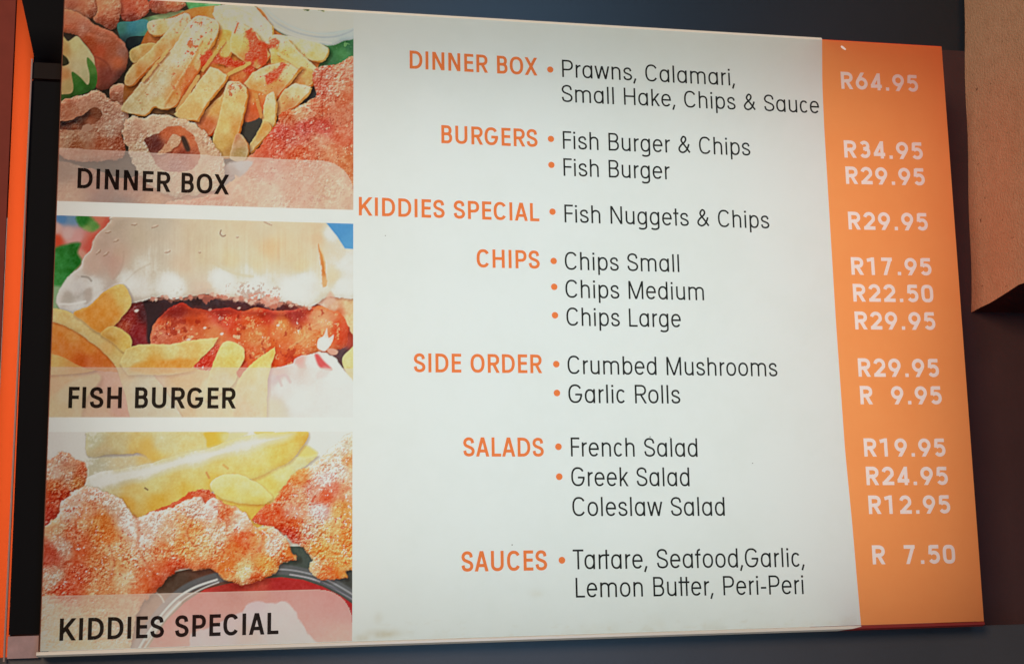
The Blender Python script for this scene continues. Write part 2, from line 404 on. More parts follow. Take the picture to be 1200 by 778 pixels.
    q.shape([(288, 106), (312, 113), (309, 130), (300, 142), (286, 142), (284, 124)], [(298, 116, (226, 138, 74)), (300, 128, (222, 98, 54)), (292, 138, (196, 100, 62))], warp=(1.5, 6), tex=('soft', 1, 5))
    fry([(322, 124), (333, 107), (346, 99), (364, 103), (362, 109), (346, 126), (336, 131), (325, 137)], [(345, 108, (214, 202, 160)), (332, 122, (212, 168, 110)), (355, 106, (214, 204, 164)), (338, 128, (200, 130, 78))], smooth=False)
    q.specks([(324, 130), (340, 104), (362, 104), (340, 128)], (200, 110, 60), 3.5, .3, .6, 12)
    fry([(312, 115), (320, 110), (323, 122), (322, 142), (320, 151), (317, 157), (309, 150), (308, 135)], [(318, 118, (216, 206, 160)), (315, 140, (220, 202, 140)), (321, 146, (204, 178, 112))])
    fry([(310, 143), (318, 152), (306, 166), (293, 180), (292, 172), (302, 156)], [(308, 155, (214, 160, 88)), (298, 172, (206, 180, 120))])
    for a_, b_, w_, c_ in (((208, 130), (232, 92), 5, (222, 178, 112)), ((262, 92), (292, 76), 4.5, (228, 176, 104)), ((300, 112), (306, 138), 4, (214, 150, 84)), ((238, 84), (262, 50), 4, (216, 164, 92)), ((326, 64), (350, 80), 4, (222, 190, 130)), ((168, 96), (196, 62), 4, (218, 186, 124))):
        q.line([(a_[0] + 1.4, a_[1] + 1.6), (b_[0] + 1.4, b_[1] + 1.6)], (140, 78, 40), w_, .6, 1.2)
        q.line([a_, b_], c_, w_, .9, .7, (1.2, 5))
    fry([(230, 144), (240, 132), (262, 110), (272, 98), (269, 112), (259, 132), (253, 150), (243, 160), (234, 153)], [(250, 128, (218, 172, 104)), (265, 108, (222, 130, 80)), (242, 148, (196, 110, 66)), (258, 120, (222, 180, 112))])
    fry([(247, 80), (256, 83), (266, 90), (264, 96), (244, 120), (231, 142), (212, 141), (204, 136), (222, 112), (237, 92)], [(252, 90, (226, 206, 162)), (235, 115, (226, 206, 152)), (218, 134, (220, 190, 124)), (258, 96, (226, 190, 134)), (230, 132, (216, 180, 112))], smooth=False)
    fry([(265, 101), (270, 97), (281, 98), (289, 107), (287, 125), (281, 150), (273, 178), (268, 185), (257, 184), (249, 167), (255, 145), (261, 120)], [(275, 104, (216, 202, 160)), (272, 125, (222, 202, 142)), (264, 150, (220, 200, 132)), (260, 172, (206, 178, 104)), (284, 115, (226, 176, 108)), (277, 150, (214, 160, 88)), (268, 180, (180, 140, 76))], tex=('fry', .9, 6))
    q.specks([(266, 100), (284, 98), (288, 118), (266, 122)], (190, 92, 50), 3, .35, .7, 10)
    fry([(272, 172), (279, 157), (290, 171), (288, 188), (271, 188)], [(280, 168, (202, 176, 140)), (282, 180, (176, 160, 112)), (276, 162, (190, 130, 96))])
    pile = [(176, 26), (240, 12), (300, 24), (330, 45), (366, 70), (350, 100), (330, 125), (300, 130), (262, 120), (220, 110), (165, 120), (160, 95), (190, 60)]
    q.specks(pile, (186, 96, 56), 1.7, .62, .55, 41)
    q.specks(pile, (150, 84, 52), 1.3, .74, .5, 43)
    q.specks(pile, (228, 216, 186), 2.2, .66, .5, 47)
    # calamari ring in the middle, continuing under the caption
    q.shape([(140, 210), (165, 205), (200, 200), (275, 195), (292, 215), (260, 250), (60, 252), (60, 190)], [(75, 200, (120, 104, 84)), (110, 215, (176, 120, 96)), (120, 235, (140, 104, 92)), (140, 245, (122, 112, 108)), (185, 240, (206, 150, 106)), (265, 220, (128, 122, 122)), (250, 240, (196, 130, 96)), (85, 230, (206, 176, 140)), (150, 215, (182, 120, 92)), (190, 245, (166, 120, 92))], warp=(3, 12), tex=('crumb', .4, 8))
    q.shape([(144, 158), (146, 145), (151, 140), (160, 138), (172, 140), (182, 136), (205, 139), (225, 144), (238, 155), (248, 168), (258, 182), (264, 202), (255, 222), (235, 228), (205, 232), (180, 222), (163, 206), (156, 192), (149, 175)],
            [(155, 148, (206, 176, 152)), (180, 143, (210, 188, 162)), (215, 148, (208, 184, 156)), (238, 165, (206, 178, 150)), (250, 185, (202, 172, 142)), (160, 175, (206, 186, 158)), (165, 195, (206, 204, 172)), (190, 200, (204, 196, 162)), (152, 162, (200, 164, 138)), (222, 205, (206, 172, 136)), (240, 215, (198, 176, 130))], warp=(3.2, 6), tex=('crumb', .6, 5), pill=(7, .24), drop=(3, .5))
    q.shape([(169, 164), (180, 160), (190, 154), (199, 150), (213, 150), (225, 158), (232, 172), (234, 188), (226, 199), (206, 203), (188, 199), (178, 186), (172, 173)], [(205, 195, (150, 96, 88)), (190, 192, (168, 116, 100)), (182, 170, (104, 54, 50)), (176, 166, (120, 66, 56)), (195, 158, (200, 112, 72)), (210, 155, (206, 122, 78)), (222, 168, (204, 124, 84)), (205, 172, (190, 100, 66)), (215, 182, (140, 66, 50))], warp=(1.5, 5), tex=('crumb', .4, 5))
    q.shape([(212, 163), (217, 162), (223, 176), (218, 178)], (72, 56, 48), soft=1.2)
    q.shape([(202, 159), (212, 163), (208, 172), (196, 180), (184, 182), (194, 170)], [(204, 165, (210, 178, 146)), (196, 176, (208, 164, 128))], warp=(1.4, 4), tex=('crumb', .4, 4), drop=(1.5, .4))
    # crumbed fish on the right
    q.shape([(367, 86), (376, 79), (395, 77), (420, 80), (420, 255), (205, 255), (196, 238), (240, 232), (268, 216), (280, 201), (291, 186), (303, 175), (314, 160), (324, 147), (329, 134), (350, 126), (363, 120), (370, 112), (367, 96)],
            [(380, 88, (190, 110, 88)), (400, 85, (198, 120, 94)), (375, 105, (190, 96, 74)), (395, 102, (208, 140, 112)), (410, 115, (202, 112, 80)), (352, 136, (214, 164, 128)), (335, 138, (204, 110, 74)), (375, 130, (204, 116, 84)), (400, 138, (206, 128, 100)), (330, 155, (206, 92, 78)), (355, 150, (200, 84, 72)), (378, 152, (186, 76, 62)), (345, 165, (206, 112, 94)), (375, 165, (214, 146, 116)), (400, 160, (206, 104, 72)), (320, 172, (208, 88, 60)), (350, 180, (212, 100, 62)), (390, 182, (210, 132, 92)), (408, 195, (204, 124, 78)), (310, 200, (214, 132, 104)), (290, 235, (220, 160, 120)), (350, 215, (210, 130, 92)), (390, 225, (206, 150, 102)), (310, 228, (222, 184, 148)), (250, 240, (220, 140, 108))],
            warp=(3.2, 7), tex=(('crumb', .8, 6.5), ('soft', 1.2, 20)), pill=(9, .22), drop=(3, .6), p=4.4, sm=6)
    q.specks([(380, 92), (412, 84), (412, 245), (310, 245), (312, 190), (345, 150), (374, 126)], (238, 200, 168), 2.2, .48, .65, 71)
    q.specks([(380, 92), (412, 84), (412, 245), (310, 245), (312, 190), (345, 150), (374, 126)], (150, 56, 40), 3, .46, .5, 73)
    q.shape([(268, 192), (296, 190), (290, 200), (282, 208), (272, 204)], [(280, 196, (170, 190, 204)), (274, 202, (140, 140, 138))], soft=1.5, warp=(1.5, 5))
    return q.C


def paint_burger(X, Y):
    q = Painter(X, Y, [(72, 257, (96, 146, 192)), (85, 256, (120, 160, 190)), (80, 275, (214, 192, 188)), (90, 280, (216, 176, 172)), (66, 283, (208, 92, 62)), (100, 288, (206, 130, 116)), (97, 300, (216, 168, 148)), (118, 258, (210, 138, 112)), (125, 262, (206, 110, 92)), (108, 285, (210, 118, 98)), (66, 268, (216, 186, 176)), (70, 340, (150, 190, 150))], 4)
    q.shape([(90, 255), (102, 252), (112, 260), (117, 267), (109, 272), (101, 271), (92, 265)], [(98, 260, (52, 132, 58)), (110, 266, (112, 168, 92)), (103, 270, (150, 180, 110))], soft=2.2, warp=(1.5, 5), tex=('soft', .8, 6))
    q.shape([(60, 296), (80, 287), (94, 286), (91, 297), (96, 308), (86, 320), (76, 330), (70, 336), (58, 330)], [(85, 292, (54, 128, 56)), (72, 305, (66, 150, 74)), (86, 308, (48, 128, 54)), (72, 325, (74, 158, 84)), (80, 316, (60, 142, 66))], soft=2, tex=('soft', 1.2, 6))
    q.shape([(104, 282), (112, 276), (112, 288), (104, 298), (98, 292)], (206, 96, 80), soft=2.5, alpha=.7)
    # dark gap and fillets between the bun halves
    q.shape([(140, 345), (414, 345), (414, 440), (150, 440)], [(170, 360, (62, 44, 46)), (230, 355, (64, 50, 52)), (300, 360, (76, 46, 48)), (405, 380, (150, 62, 54)), (402, 415, (82, 66, 70)), (395, 400, (150, 66, 58)), (408, 400, (166, 74, 58))], smooth=False, tex=('soft', .9, 8))
    q.shape([(131, 382), (143, 368), (156, 352), (172, 358), (180, 378), (175, 404), (152, 410), (151, 395)], [(150, 372, (150, 56, 52)), (160, 388, (140, 48, 50)), (146, 382, (176, 86, 62)), (170, 370, (84, 44, 46)), (158, 402, (132, 46, 52))], warp=(1.5, 6), tex=('crumb', .45, 5))
    q.shape([(168, 352), (184, 356), (190, 366), (182, 386), (176, 402), (172, 398), (172, 372)], (62, 48, 50), soft=1.5)
    fillet = [(190, 370), (200, 361), (212, 356), (225, 361), (245, 364), (265, 361), (285, 366), (300, 361), (330, 365), (360, 360), (386, 361), (401, 368), (409, 386), (405, 404), (391, 413), (370, 414), (355, 424), (340, 434), (300, 440), (260, 445), (178, 440), (176, 402), (181, 382)]
    q.shape(fillet, [(205, 362, (150, 54, 46)), (200, 385, (206, 104, 70)), (188, 396, (204, 122, 92)), (230, 372, (196, 88, 54)), (250, 395, (222, 140, 92)), (225, 396, (214, 122, 82)), (270, 375, (206, 78, 50)), (262, 366, (168, 56, 44)), (295, 372, (212, 96, 56)), (300, 395, (222, 142, 90)), (315, 372, (190, 70, 52)), (318, 390, (220, 112, 62)), (330, 380, (224, 142, 84)), (345, 371, (170, 68, 60)), (355, 395, (228, 150, 94)), (345, 412, (222, 110, 60)), (325, 425, (216, 88, 50)), (345, 424, (190, 72, 50)), (380, 380, (226, 150, 104)), (395, 372, (214, 104, 66)), (372, 400, (224, 130, 76)), (400, 388, (208, 86, 56)), (290, 415, (214, 100, 56)), (245, 418, (208, 84, 52))],
            warp=(2.4, 9), tex=(('crumb', .3, 8), ('soft', 1.3, 14)), pill=(11, .26), p=4.2, sm=5)
    for l in ([(314, 372), (316, 400), (318, 412)], [(352, 376), (358, 388), (355, 398), (344, 405)], [(298, 374), (296, 390)], [(226, 366), (224, 380)]):
        q.line(l, (180, 70, 44), 2.6, .35, 1.6, (1, 5))
    q.line([(357, 384), (356, 396), (347, 403), (340, 407)], (240, 186, 130), 2.4, .7, 1.2, (1, 5))
    q.specks([(190, 385), (300, 380), (300, 405), (200, 402)], (240, 196, 160), 5, .42, .8, 4)
    for x, y, r in ((246, 364, 1.6), (259, 374, 2.2), (240, 385, 1.4), (160, 365, 2), (260, 392, 1.6), (326, 382, 1.5), (280, 362, 1.5), (221, 399, 2)):
        q.shape([(x - r * 1.4, y), (x, y - r), (x + r * 1.4, y - r * .4), (x, y + r)], (238, 206, 190))
    q.specks([(250, 400), (262, 392), (257, 420), (235, 430)], (236, 200, 190), 4, .35, .8, 14)
    q.shape([(362, 372), (375, 364), (396, 366), (392, 378), (376, 382)], (230, 178, 140), soft=3, alpha=.45, warp=(3, 6))
    q.specks(fillet, (246, 196, 142), 4.5, .34, .55, 51)
    q.specks(fillet, (146, 44, 32), 7, .40, .55, 53)
    q.specks(fillet, (252, 226, 200), 2, .66, .6, 55)
    q.shape([(188, 372), (201, 361), (225, 361), (265, 362), (300, 363), (330, 366), (360, 362), (360, 368), (330, 373), (300, 371), (265, 370), (225, 369), (200, 374)], (120, 40, 34), soft=3, alpha=.5, warp=(3, 7))
    # cut crumb of the bun at the right
    q.shape([(366, 352), (378, 345), (390, 350), (402, 346), (418, 325), (418, 392), (408, 384), (400, 369), (384, 362)], [(380, 352, (226, 196, 178)), (392, 360, (222, 178, 150)), (408, 345, (226, 200, 156)), (410, 375, (228, 204, 162)), (408, 360, (224, 190, 150)), (398, 366, (206, 120, 84))], warp=(2, 6), tex=('soft', 1.1, 5))
    # bun
    q.shape([(141, 252), (129, 261), (120, 270), (111, 279), (106, 293), (98, 302), (95, 312), (84, 321), (75, 332), (68, 344), (66, 356), (72, 364), (86, 370), (120, 372), (150, 358), (176, 352), (192, 349), (203, 352), (225, 348), (243, 346), (262, 350), (280, 350), (296, 354), (306, 352), (317, 359), (328, 355), (341, 356), (350, 359), (362, 361), (372, 356), (384, 348), (400, 350), (420, 340), (420, 240), (260, 236)],
            [(120, 282, (198, 184, 168)), (135, 268, (202, 194, 176)), (128, 305, (206, 184, 170)), (112, 312, (208, 192, 176)), (140, 300, (208, 192, 172)), (150, 330, (212, 218, 206)), (165, 280, (204, 198, 176)), (165, 310, (214, 214, 196)), (185, 300, (208, 206, 188)), (185, 262, (200, 198, 180)), (230, 275, (212, 202, 176)), (240, 300, (216, 206, 178)), (215, 310, (216, 202, 178)), (270, 305, (220, 206, 172)), (275, 275, (216, 202, 174)), (310, 268, (216, 202, 176)), (318, 292, (228, 192, 154)), (300, 310, (222, 208, 176)), (345, 300, (222, 200, 168)), (370, 266, (222, 196, 166)), (352, 312, (224, 206, 172)), (372, 280, (224, 192, 160)), (385, 275, (216, 218, 204)), (395, 300, (220, 210, 190)), (405, 310, (218, 220, 206)), (390, 325, (222, 204, 174)), (400, 335, (216, 220, 208)), (200, 335, (212, 222, 212)), (260, 328, (212, 222, 212)), (300, 335, (210, 222, 214)), (345, 340, (214, 224, 216)), (355, 328, (212, 222, 214)), (290, 318, (216, 218, 198)), (90, 340, (200, 206, 202)), (80, 350, (196, 200, 192)), (110, 335, (208, 214, 206)), (130, 345, (206, 200, 190)), (90, 362, (204, 214, 210)), (240, 342, (220, 204, 186))],
            warp=(1.3, 7), tex=('soft', .35, 14), soft=.8, pill=(9, .1), drop=(2, .5))
    n = fbm(X, Y * .06, 3.4, 91, 3) * np.clip(1 - np.abs(Y - 298) / 45, 0, 1) * ((X > 170) & (X < 372))
    q.C = q.C + (n * 9)[..., None] * np.array([1, 1.1, 1.3])
    q.shape([(373, 287), (376, 294), (380, 304), (381, 318), (383, 334), (378, 336), (377, 322), (376, 308), (374, 297)], [(376, 296, (206, 140, 78)), (379, 316, (196, 122, 60)), (380, 332, (222, 170, 120))], warp=(1.2, 5), soft=.9, alpha=.9)
    q.line([(376, 292), (380, 306), (381, 318)], (232, 196, 150), 1.8, .6, .8)
    q.line([(145, 296), (144, 309), (139, 320), (133, 328)], (186, 166, 150), 1.6, .4, 1.4)
    q.shape([(133, 300), (144, 306), (140, 318), (132, 327), (128, 318)], (206, 176, 160), soft=3, alpha=.5)
    q.line([(148, 330), (158, 320), (168, 314), (176, 310)], (190, 190, 174), 1.4, .25, 1.2)
    q.line([(250, 309), (262, 316), (278, 322), (296, 325)], (206, 190, 150), 2, .25, 1.5)
    q.shape([(384, 346), (388, 343), (393, 352), (388, 358), (380, 356)], (220, 178, 156), soft=1.5, alpha=.8)
    for a, b in (((124, 274), (130, 273)), ((134, 284), (139, 282)), ((113, 299), (118, 294)), ((122, 301), (127, 297)), ((155, 265), (160, 264)), ((178, 268), (185, 266)), ((194, 297), (199, 295)), ((310, 261), (318, 265)), ((233, 297), (235, 297)), ((277, 279), (279, 279))):
        m = ((a[0] + b[0]) / 2, (a[1] + b[1]) / 2 - 1)
        q.shape([(a[0] - 1, a[1] - .5), (m[0], m[1] - 1.8), (b[0] + 1, b[1] - .8), (m[0], m[1] + 1)], (222, 208, 188), soft=.9, alpha=.7)
        q.line([a, (m[0], m[1] + 1.7), b], (156, 128, 106), 1.3, .6, .7, (1, 3))
    q.line([(259, 271), (258, 275), (261, 278), (264, 277)], (150, 128, 108), 1.5, .8, .6)
    q.line([(96, 325), (103, 326), (107, 330)], (146, 146, 140), 1.6, .6, 1)
    q.shape([(76, 342), (86, 346), (96, 344), (94, 352), (82, 356), (72, 354)], (176, 178, 168), soft=4, alpha=.3)
    q.shape([(99, 342), (107, 338), (108, 350), (100, 358)], (186, 176, 164), soft=2.5, alpha=.4)
    q.line([(70, 357), (85, 357), (100, 354)], (222, 228, 222), 2, .6, 1)
    # ragged underside of the bun
    edge = [(176, 352), (192, 350), (203, 353), (225, 349), (243, 347), (262, 350), (280, 351), (296, 355), (306, 353), (317, 360), (328, 356), (341, 357), (350, 360), (362, 362)]
    q.line(edge, (206, 150, 126), 2.6, .55, 1.2, (2.5, 4))
    q.line(edge[5:11], (214, 164, 144), 5, .6, 1.6, (3.5, 4))
    q.specks([(262, 334), (300, 330), (328, 336), (334, 352), (316, 362), (300, 358), (272, 352)], (176, 150, 140), 3, .15, .55, 21)
    q.specks([(290, 344), (326, 342), (326, 358), (296, 356)], (206, 128, 108), 3.4, .05, .7, 27)
    q.shape([(232, 347), (250, 346), (258, 350), (246, 353), (242, 358), (238, 352)], (190, 112, 92), warp=(2.2, 3), alpha=.7)
    q.shape([(306, 352), (316, 348), (328, 352), (324, 359), (318, 362), (310, 358)], (218, 158, 140), warp=(3.2, 3), alpha=.6)
    q.specks([(180, 338), (240, 334), (262, 346), (200, 350)], (196, 196, 182), 4, .3, .4, 29)
    rng = np.random.RandomState(4)
    ed = smooth_poly(edge, 8, False)
    for k in range(46):
        x, y = ed[rng.randint(len(ed))]; r = rng.uniform(.7, 2.6); y += rng.uniform(-2.5, 1.6); x += rng.uniform(-2, 2)
        t = rng.uniform(0, 1); c = tuple(np.array([226, 206, 190]) * t + np.array([176, 104, 84]) * (1 - t))
        q.shape([(x - r * 1.4, y), (x - r * .2, y - r), (x + r * 1.3, y - r * .2), (x + r * .3, y + r * 1.2)], c, warp=(1.5, 3), alpha=.8)
    # blue corner behind the bun
    q.shape([(382, 262), (420, 262), (420, 293.5), (404, 292), (395, 278)], [(400, 268, (84, 148, 198)), (412, 285, (92, 156, 204))], smooth=False)
    # onion and lettuce at the lower right
    q.shape([(312, 434), (330, 430), (343, 426), (348, 419), (369, 414), (380, 413), (394, 421), (403, 434), (420, 452), (420, 495), (300, 495), (312, 450)], [(325, 436, (232, 180, 176)), (350, 424, (232, 176, 168)), (345, 430, (222, 206, 200)), (365, 425, (220, 214, 206)), (385, 420, (220, 226, 218)), (395, 440, (216, 224, 216)), (350, 470, (216, 222, 214)), (330, 452, (216, 214, 210)), (322, 445, (202, 182, 190)), (320, 480, (222, 214, 176)), (400, 480, (214, 222, 214))], warp=(1.4, 6), tex=('soft', .25, 8), drop=(2, .5))
    q.shape([(369, 417), (373, 416), (380, 424), (389, 433), (384, 434), (374, 430)], (222, 78, 80), soft=1.4, alpha=.85)
    q.shape([(380, 430), (388, 434), (382, 442), (372, 444), (371, 438)], (226, 190, 188), soft=2, alpha=.6)
    for l in ([(324, 444), (334, 440), (340, 448)], [(330, 452), (326, 442)]):
        q.line(l, (206, 160, 172), 2.4, .6, 1.5)
    q.shape([(383, 385), (385, 396), (391, 393), (389, 402), (381, 412), (372, 408), (373, 398), (379, 394)], [(380, 400, (234, 222, 212)), (385, 392, (232, 200, 180))])
    q.shape([(383, 410), (390, 409), (396, 412), (394, 416), (387, 416)], (226, 168, 148))
    q.shape([(401, 421), (408, 412), (420, 406), (420, 452), (412, 444), (404, 434)], [(406, 424, (222, 214, 156)), (412, 440, (214, 198, 128))], tex=('fry', .6, 6))
    # chips in front
    fry = lambda poly, cols, **k: q.shape(poly, cols, **dict(dict(tex=('fry', 1.0, 8), pill=(4, .08), drop=(2.4, .4), warp=(.9, 6), smooth=True), **k))
    q.shape([(50, 425), (120, 425), (300, 436), (311, 452), (313, 500), (50, 500)], [(60, 450, (222, 170, 108)), (75, 440, (222, 188, 126)), (62, 480, (222, 190, 120)), (90, 465, (222, 204, 150)), (120, 450, (216, 160, 130)), (140, 480, (214, 150, 124)), (120, 485, (220, 176, 130)), (185, 450, (222, 186, 140)), (200, 470, (218, 206, 160)), (230, 470, (220, 180, 120)), (210, 445, (220, 176, 110)), (260, 460, (222, 210, 150)), (290, 470, (224, 206, 140)), (240, 485, (220, 196, 140))], smooth=False, tex=('fry', .9, 9))
    q.shape([(60, 470), (80, 450), (110, 438), (118, 446), (100, 470), (90, 500), (55, 500)], [(85, 465, (220, 206, 152)), (70, 485, (222, 200, 136))], tex=('fry', .7, 9), soft=2, drop=(3, .35))
    q.shape([(48, 400), (75, 416), (112, 434), (60, 440), (48, 436)], [(66, 420, (224, 194, 126)), (90, 428, (218, 172, 104)), (56, 410, (216, 160, 90))], tex=('fry', .7, 8), drop=(2, .5))
    q.shape([(48, 372), (72, 380), (92, 390), (112, 405), (134, 424), (146, 436), (104, 433), (74, 419), (48, 406)], [(62, 384, (226, 156, 82)), (85, 395, (228, 166, 92)), (105, 408, (226, 156, 84)), (75, 408, (222, 144, 74)), (98, 424, (206, 112, 58)), (130, 430, (216, 138, 78)), (60, 400, (224, 150, 80)), (112, 424, (214, 128, 66))], tex=('fry', 1, 8), warp=(1, 8))
    q.shape([(48, 358), (62, 361), (75, 364), (95, 373), (120, 390), (146, 408), (166, 428), (190, 452), (214, 500), (160, 500), (146, 460), (134, 428), (112, 406), (92, 391), (72, 381), (48, 373)], [(65, 368, (224, 204, 142)), (90, 381, (222, 206, 148)), (115, 396, (222, 206, 146)), (140, 414, (222, 206, 140)), (155, 432, (218, 212, 156)), (165, 450, (210, 214, 176)), (180, 480, (210, 214, 176)), (150, 440, (220, 196, 140)), (125, 408, (222, 190, 122))], tex=('fry', .8, 9), warp=(1, 8), pill=(6, .1), drop=(2, .4))
    q.shape([(236, 452), (256, 440), (270, 446), (262, 500), (232, 500)], [(250, 460, (224, 214, 158)), (250, 490, (222, 204, 150))], soft=2, tex=('fry', .6, 9))
    fry([(86, 367), (106, 358), (119, 345), (138, 334), (148, 338), (154, 356), (144, 371), (132, 384), (117, 391), (97, 377)], [(110, 368, (230, 166, 82)), (125, 355, (232, 172, 88)), (142, 345, (232, 206, 126)), (150, 356, (230, 206, 130)), (120, 382, (222, 160, 76)), (134, 372, (226, 164, 80))], rim=((240, 216, 150), 1.4, .5))
    fry([(118, 392), (133, 383), (152, 394), (154, 408), (146, 414), (132, 402)], [(135, 392, (226, 200, 124)), (148, 402, (230, 204, 118)), (130, 398, (204, 160, 80))], rim=((240, 226, 160), 1.2, .5))
    fry([(140, 426), (148, 410), (163, 404), (176, 404), (200, 404), (214, 401), (235, 398), (256, 396), (250, 407), (236, 420), (226, 434), (200, 440), (150, 440)], [(165, 412, (224, 212, 146)), (200, 412, (224, 214, 150)), (240, 404, (228, 206, 138)), (220, 418, (228, 198, 128)), (180, 428, (226, 176, 92)), (215, 428, (226, 164, 80)), (155, 430, (222, 208, 144))], smooth=False, rim=((238, 228, 176), 1.2, .5))
    q.shape([(158, 427), (175, 424), (200, 422), (222, 421), (233, 423), (226, 436), (158, 436)], [(170, 430, (224, 170, 84)), (200, 430, (228, 160, 76)), (222, 428, (222, 164, 84))], soft=2, alpha=.85, tex=('fry', 1, 5))
    q.shape([(227, 431), (238, 420), (250, 408), (257, 404), (254, 418), (248, 434)], [(240, 426, (202, 66, 48)), (252, 410, (206, 90, 66))], tex=('crumb', .5, 4))
    q.specks([(228, 431), (250, 408), (257, 404), (248, 434)], (238, 206, 196), 3.5, .25, .9, 33)
    fry([(246, 438), (252, 420), (258, 407), (264, 401), (272, 401), (285, 408), (286, 421), (279, 435), (272, 452), (240, 470)], [(268, 408, (226, 220, 152)), (270, 425, (230, 208, 126)), (256, 425, (228, 206, 128)), (262, 445, (222, 204, 150))], rim=((240, 228, 160), 1.3, .6))
    q.shape([(277, 437), (284, 430), (290, 424), (288, 436), (282, 444)], (196, 92, 70), soft=1, alpha=.9)
    fry([(278, 448), (284, 438), (296, 425), (311, 415), (322, 407), (323, 414), (318, 428), (314, 446), (312, 495), (270, 495)], [(300, 428, (230, 210, 132)), (318, 414, (230, 200, 120)), (310, 432, (232, 212, 140)), (300, 465, (226, 212, 156)), (285, 480, (222, 186, 134))], rim=((240, 224, 150), 1.3, .5), smooth=False)
    return q.C


def paint_kiddies(X, Y):
    q = Painter(X, Y, [(60, 520, (204, 212, 210)), (90, 520, (206, 216, 212)), (150, 507, (212, 216, 212)), (250, 506, (216, 220, 212)), (330, 509, (216, 224, 214)), (400, 510, (216, 222, 210)), (110, 550, (206, 216, 202))])
    fry = lambda poly, cols, **k: q.shape(poly, cols, **dict(dict(tex=('fry', .7, 9), pill=(9, .08), drop=(2.2, .35), warp=(1.2, 7), smooth=True), **k))
    fry([(101, 512), (108, 506), (180, 502), (240, 502), (246, 520), (244, 528), (215, 538), (180, 545), (168, 532), (130, 533), (104, 535)], [(110, 516, (206, 214, 184)), (140, 520, (216, 214, 172)), (190, 518, (220, 220, 178)), (230, 520, (226, 216, 162)), (160, 527, (228, 206, 136)), (180, 538, (230, 200, 118)), (120, 532, (210, 204, 168))])
    q.shape([(166, 518), (176, 512), (180, 530), (178, 541), (166, 534)], (230, 198, 116), soft=4, alpha=.7)
    q.shape([(240, 507), (267, 507), (262, 520), (244, 525), (242, 516)], [(250, 514, (232, 194, 92)), (262, 510, (230, 206, 122))], soft=1.2)
    q.shape([(262, 508), (290, 507), (280, 515), (263, 519)], (226, 222, 170), soft=2.5, alpha=.8)
    q.shape([(298, 506), (322, 506), (307, 511.5)], (226, 206, 130), soft=.8)
    fry([(98, 540), (135, 536), (165, 535), (178, 542), (140, 552), (105, 566)], [(110, 552, (204, 214, 196)), (150, 543, (218, 216, 184)), (170, 540, (228, 208, 150))], drop=None, pill=None, soft=1.5)
    fry([(295, 560), (320, 550), (347, 535), (372, 533), (360, 545), (345, 556), (330, 575), (320, 590), (305, 578)], [(350, 540, (222, 222, 176)), (330, 556, (226, 220, 156)), (315, 568, (230, 208, 126)), (365, 535, (228, 216, 160))])
    q.shape([(349, 534), (356, 522), (366, 526), (372, 532), (360, 535)], (226, 208, 132), soft=2, alpha=.9)
    fry([(96, 570), (110, 556), (140, 549), (172, 544), (212, 532), (245, 525), (262, 519), (290, 511), (330, 506), (356, 504), (361, 511), (352, 526), (340, 540), (320, 551), (294, 562), (270, 562), (246, 577), (215, 592), (178, 606), (150, 606), (130, 592)],
        [(120, 562, (212, 218, 196)), (170, 556, (218, 220, 184)), (230, 543, (224, 222, 180)), (290, 526, (226, 222, 178)), (130, 575, (216, 214, 172)), (180, 568, (222, 218, 158)), (230, 556, (228, 214, 146)), (265, 548, (228, 208, 138)), (300, 540, (230, 214, 148)), (340, 525, (230, 200, 120)), (352, 512, (230, 188, 104)), (325, 538, (230, 206, 126)), (150, 590, (218, 178, 92)), (185, 588, (220, 182, 88)), (220, 575, (226, 196, 108)), (250, 565, (228, 198, 112)), (160, 578, (222, 206, 140)), (300, 555, (230, 212, 134))], warp=(1.2, 12))
    q.shape([(104, 562), (140, 551), (172, 546), (212, 534), (245, 527), (290, 514), (330, 509), (345, 508), (330, 517), (290, 527), (245, 540), (212, 548), (172, 560), (140, 568), (110, 574)], [(120, 562, (208, 220, 212)), (230, 536, (218, 226, 214)), (320, 512, (222, 226, 210))], soft=5, alpha=.85)
    q.line([(242, 554), (245, 560)], (206, 150, 96), 2.4, .8, .9)
    q.line([(262, 545), (267, 549)], (218, 166, 100), 2.4, .7, .9)
    q.line([(170, 572), (173, 574)], (120, 96, 70), 1.8, .8, .6)
    q.shape([(246, 585), (262, 575), (290, 585), (318, 590), (312, 612), (290, 620), (260, 605)], [(260, 585, (228, 196, 110)), (300, 600, (226, 186, 98)), (280, 592, (228, 200, 112))], tex=('fry', .5, 8))
    fry([(246, 569), (252, 560), (265, 556), (283, 557), (300, 565), (312, 574), (320, 583), (312, 590), (294, 591), (272, 588), (254, 580)], [(262, 564, (226, 226, 168)), (285, 570, (230, 226, 166)), (300, 576, (228, 222, 158)), (270, 580, (230, 214, 136)), (300, 588, (230, 206, 122))], pill=(8, .1))
    # dark ground, glass bowl of red sauce
    q.shape([(40, 690), (180, 690), (196, 672), (250, 660), (330, 640), (420, 640), (420, 775), (40, 775)], [(200, 685, (76, 62, 52)), (340, 650, (66, 80, 72)), (350, 662, (70, 80, 76)), (405, 685, (64, 68, 66)), (250, 670, (92, 66, 56)), (180, 705, (110, 90, 74))], smooth=False, tex=('soft', .5, 8))
    rim = [(150, 775), (163, 752), (176, 733), (192, 713), (214, 693), (236, 682), (262, 675), (295, 670), (329, 667), (354, 671), (377, 678), (396, 687), (420, 702)]
    q.line(rim, (92, 98, 102), 12, .9, 1.2)
    inner = [(162, 780), (178, 752), (196, 726), (216, 706), (240, 690), (270, 683), (300, 678), (330, 676), (355, 679), (378, 687), (398, 697), (420, 712), (420, 785)]
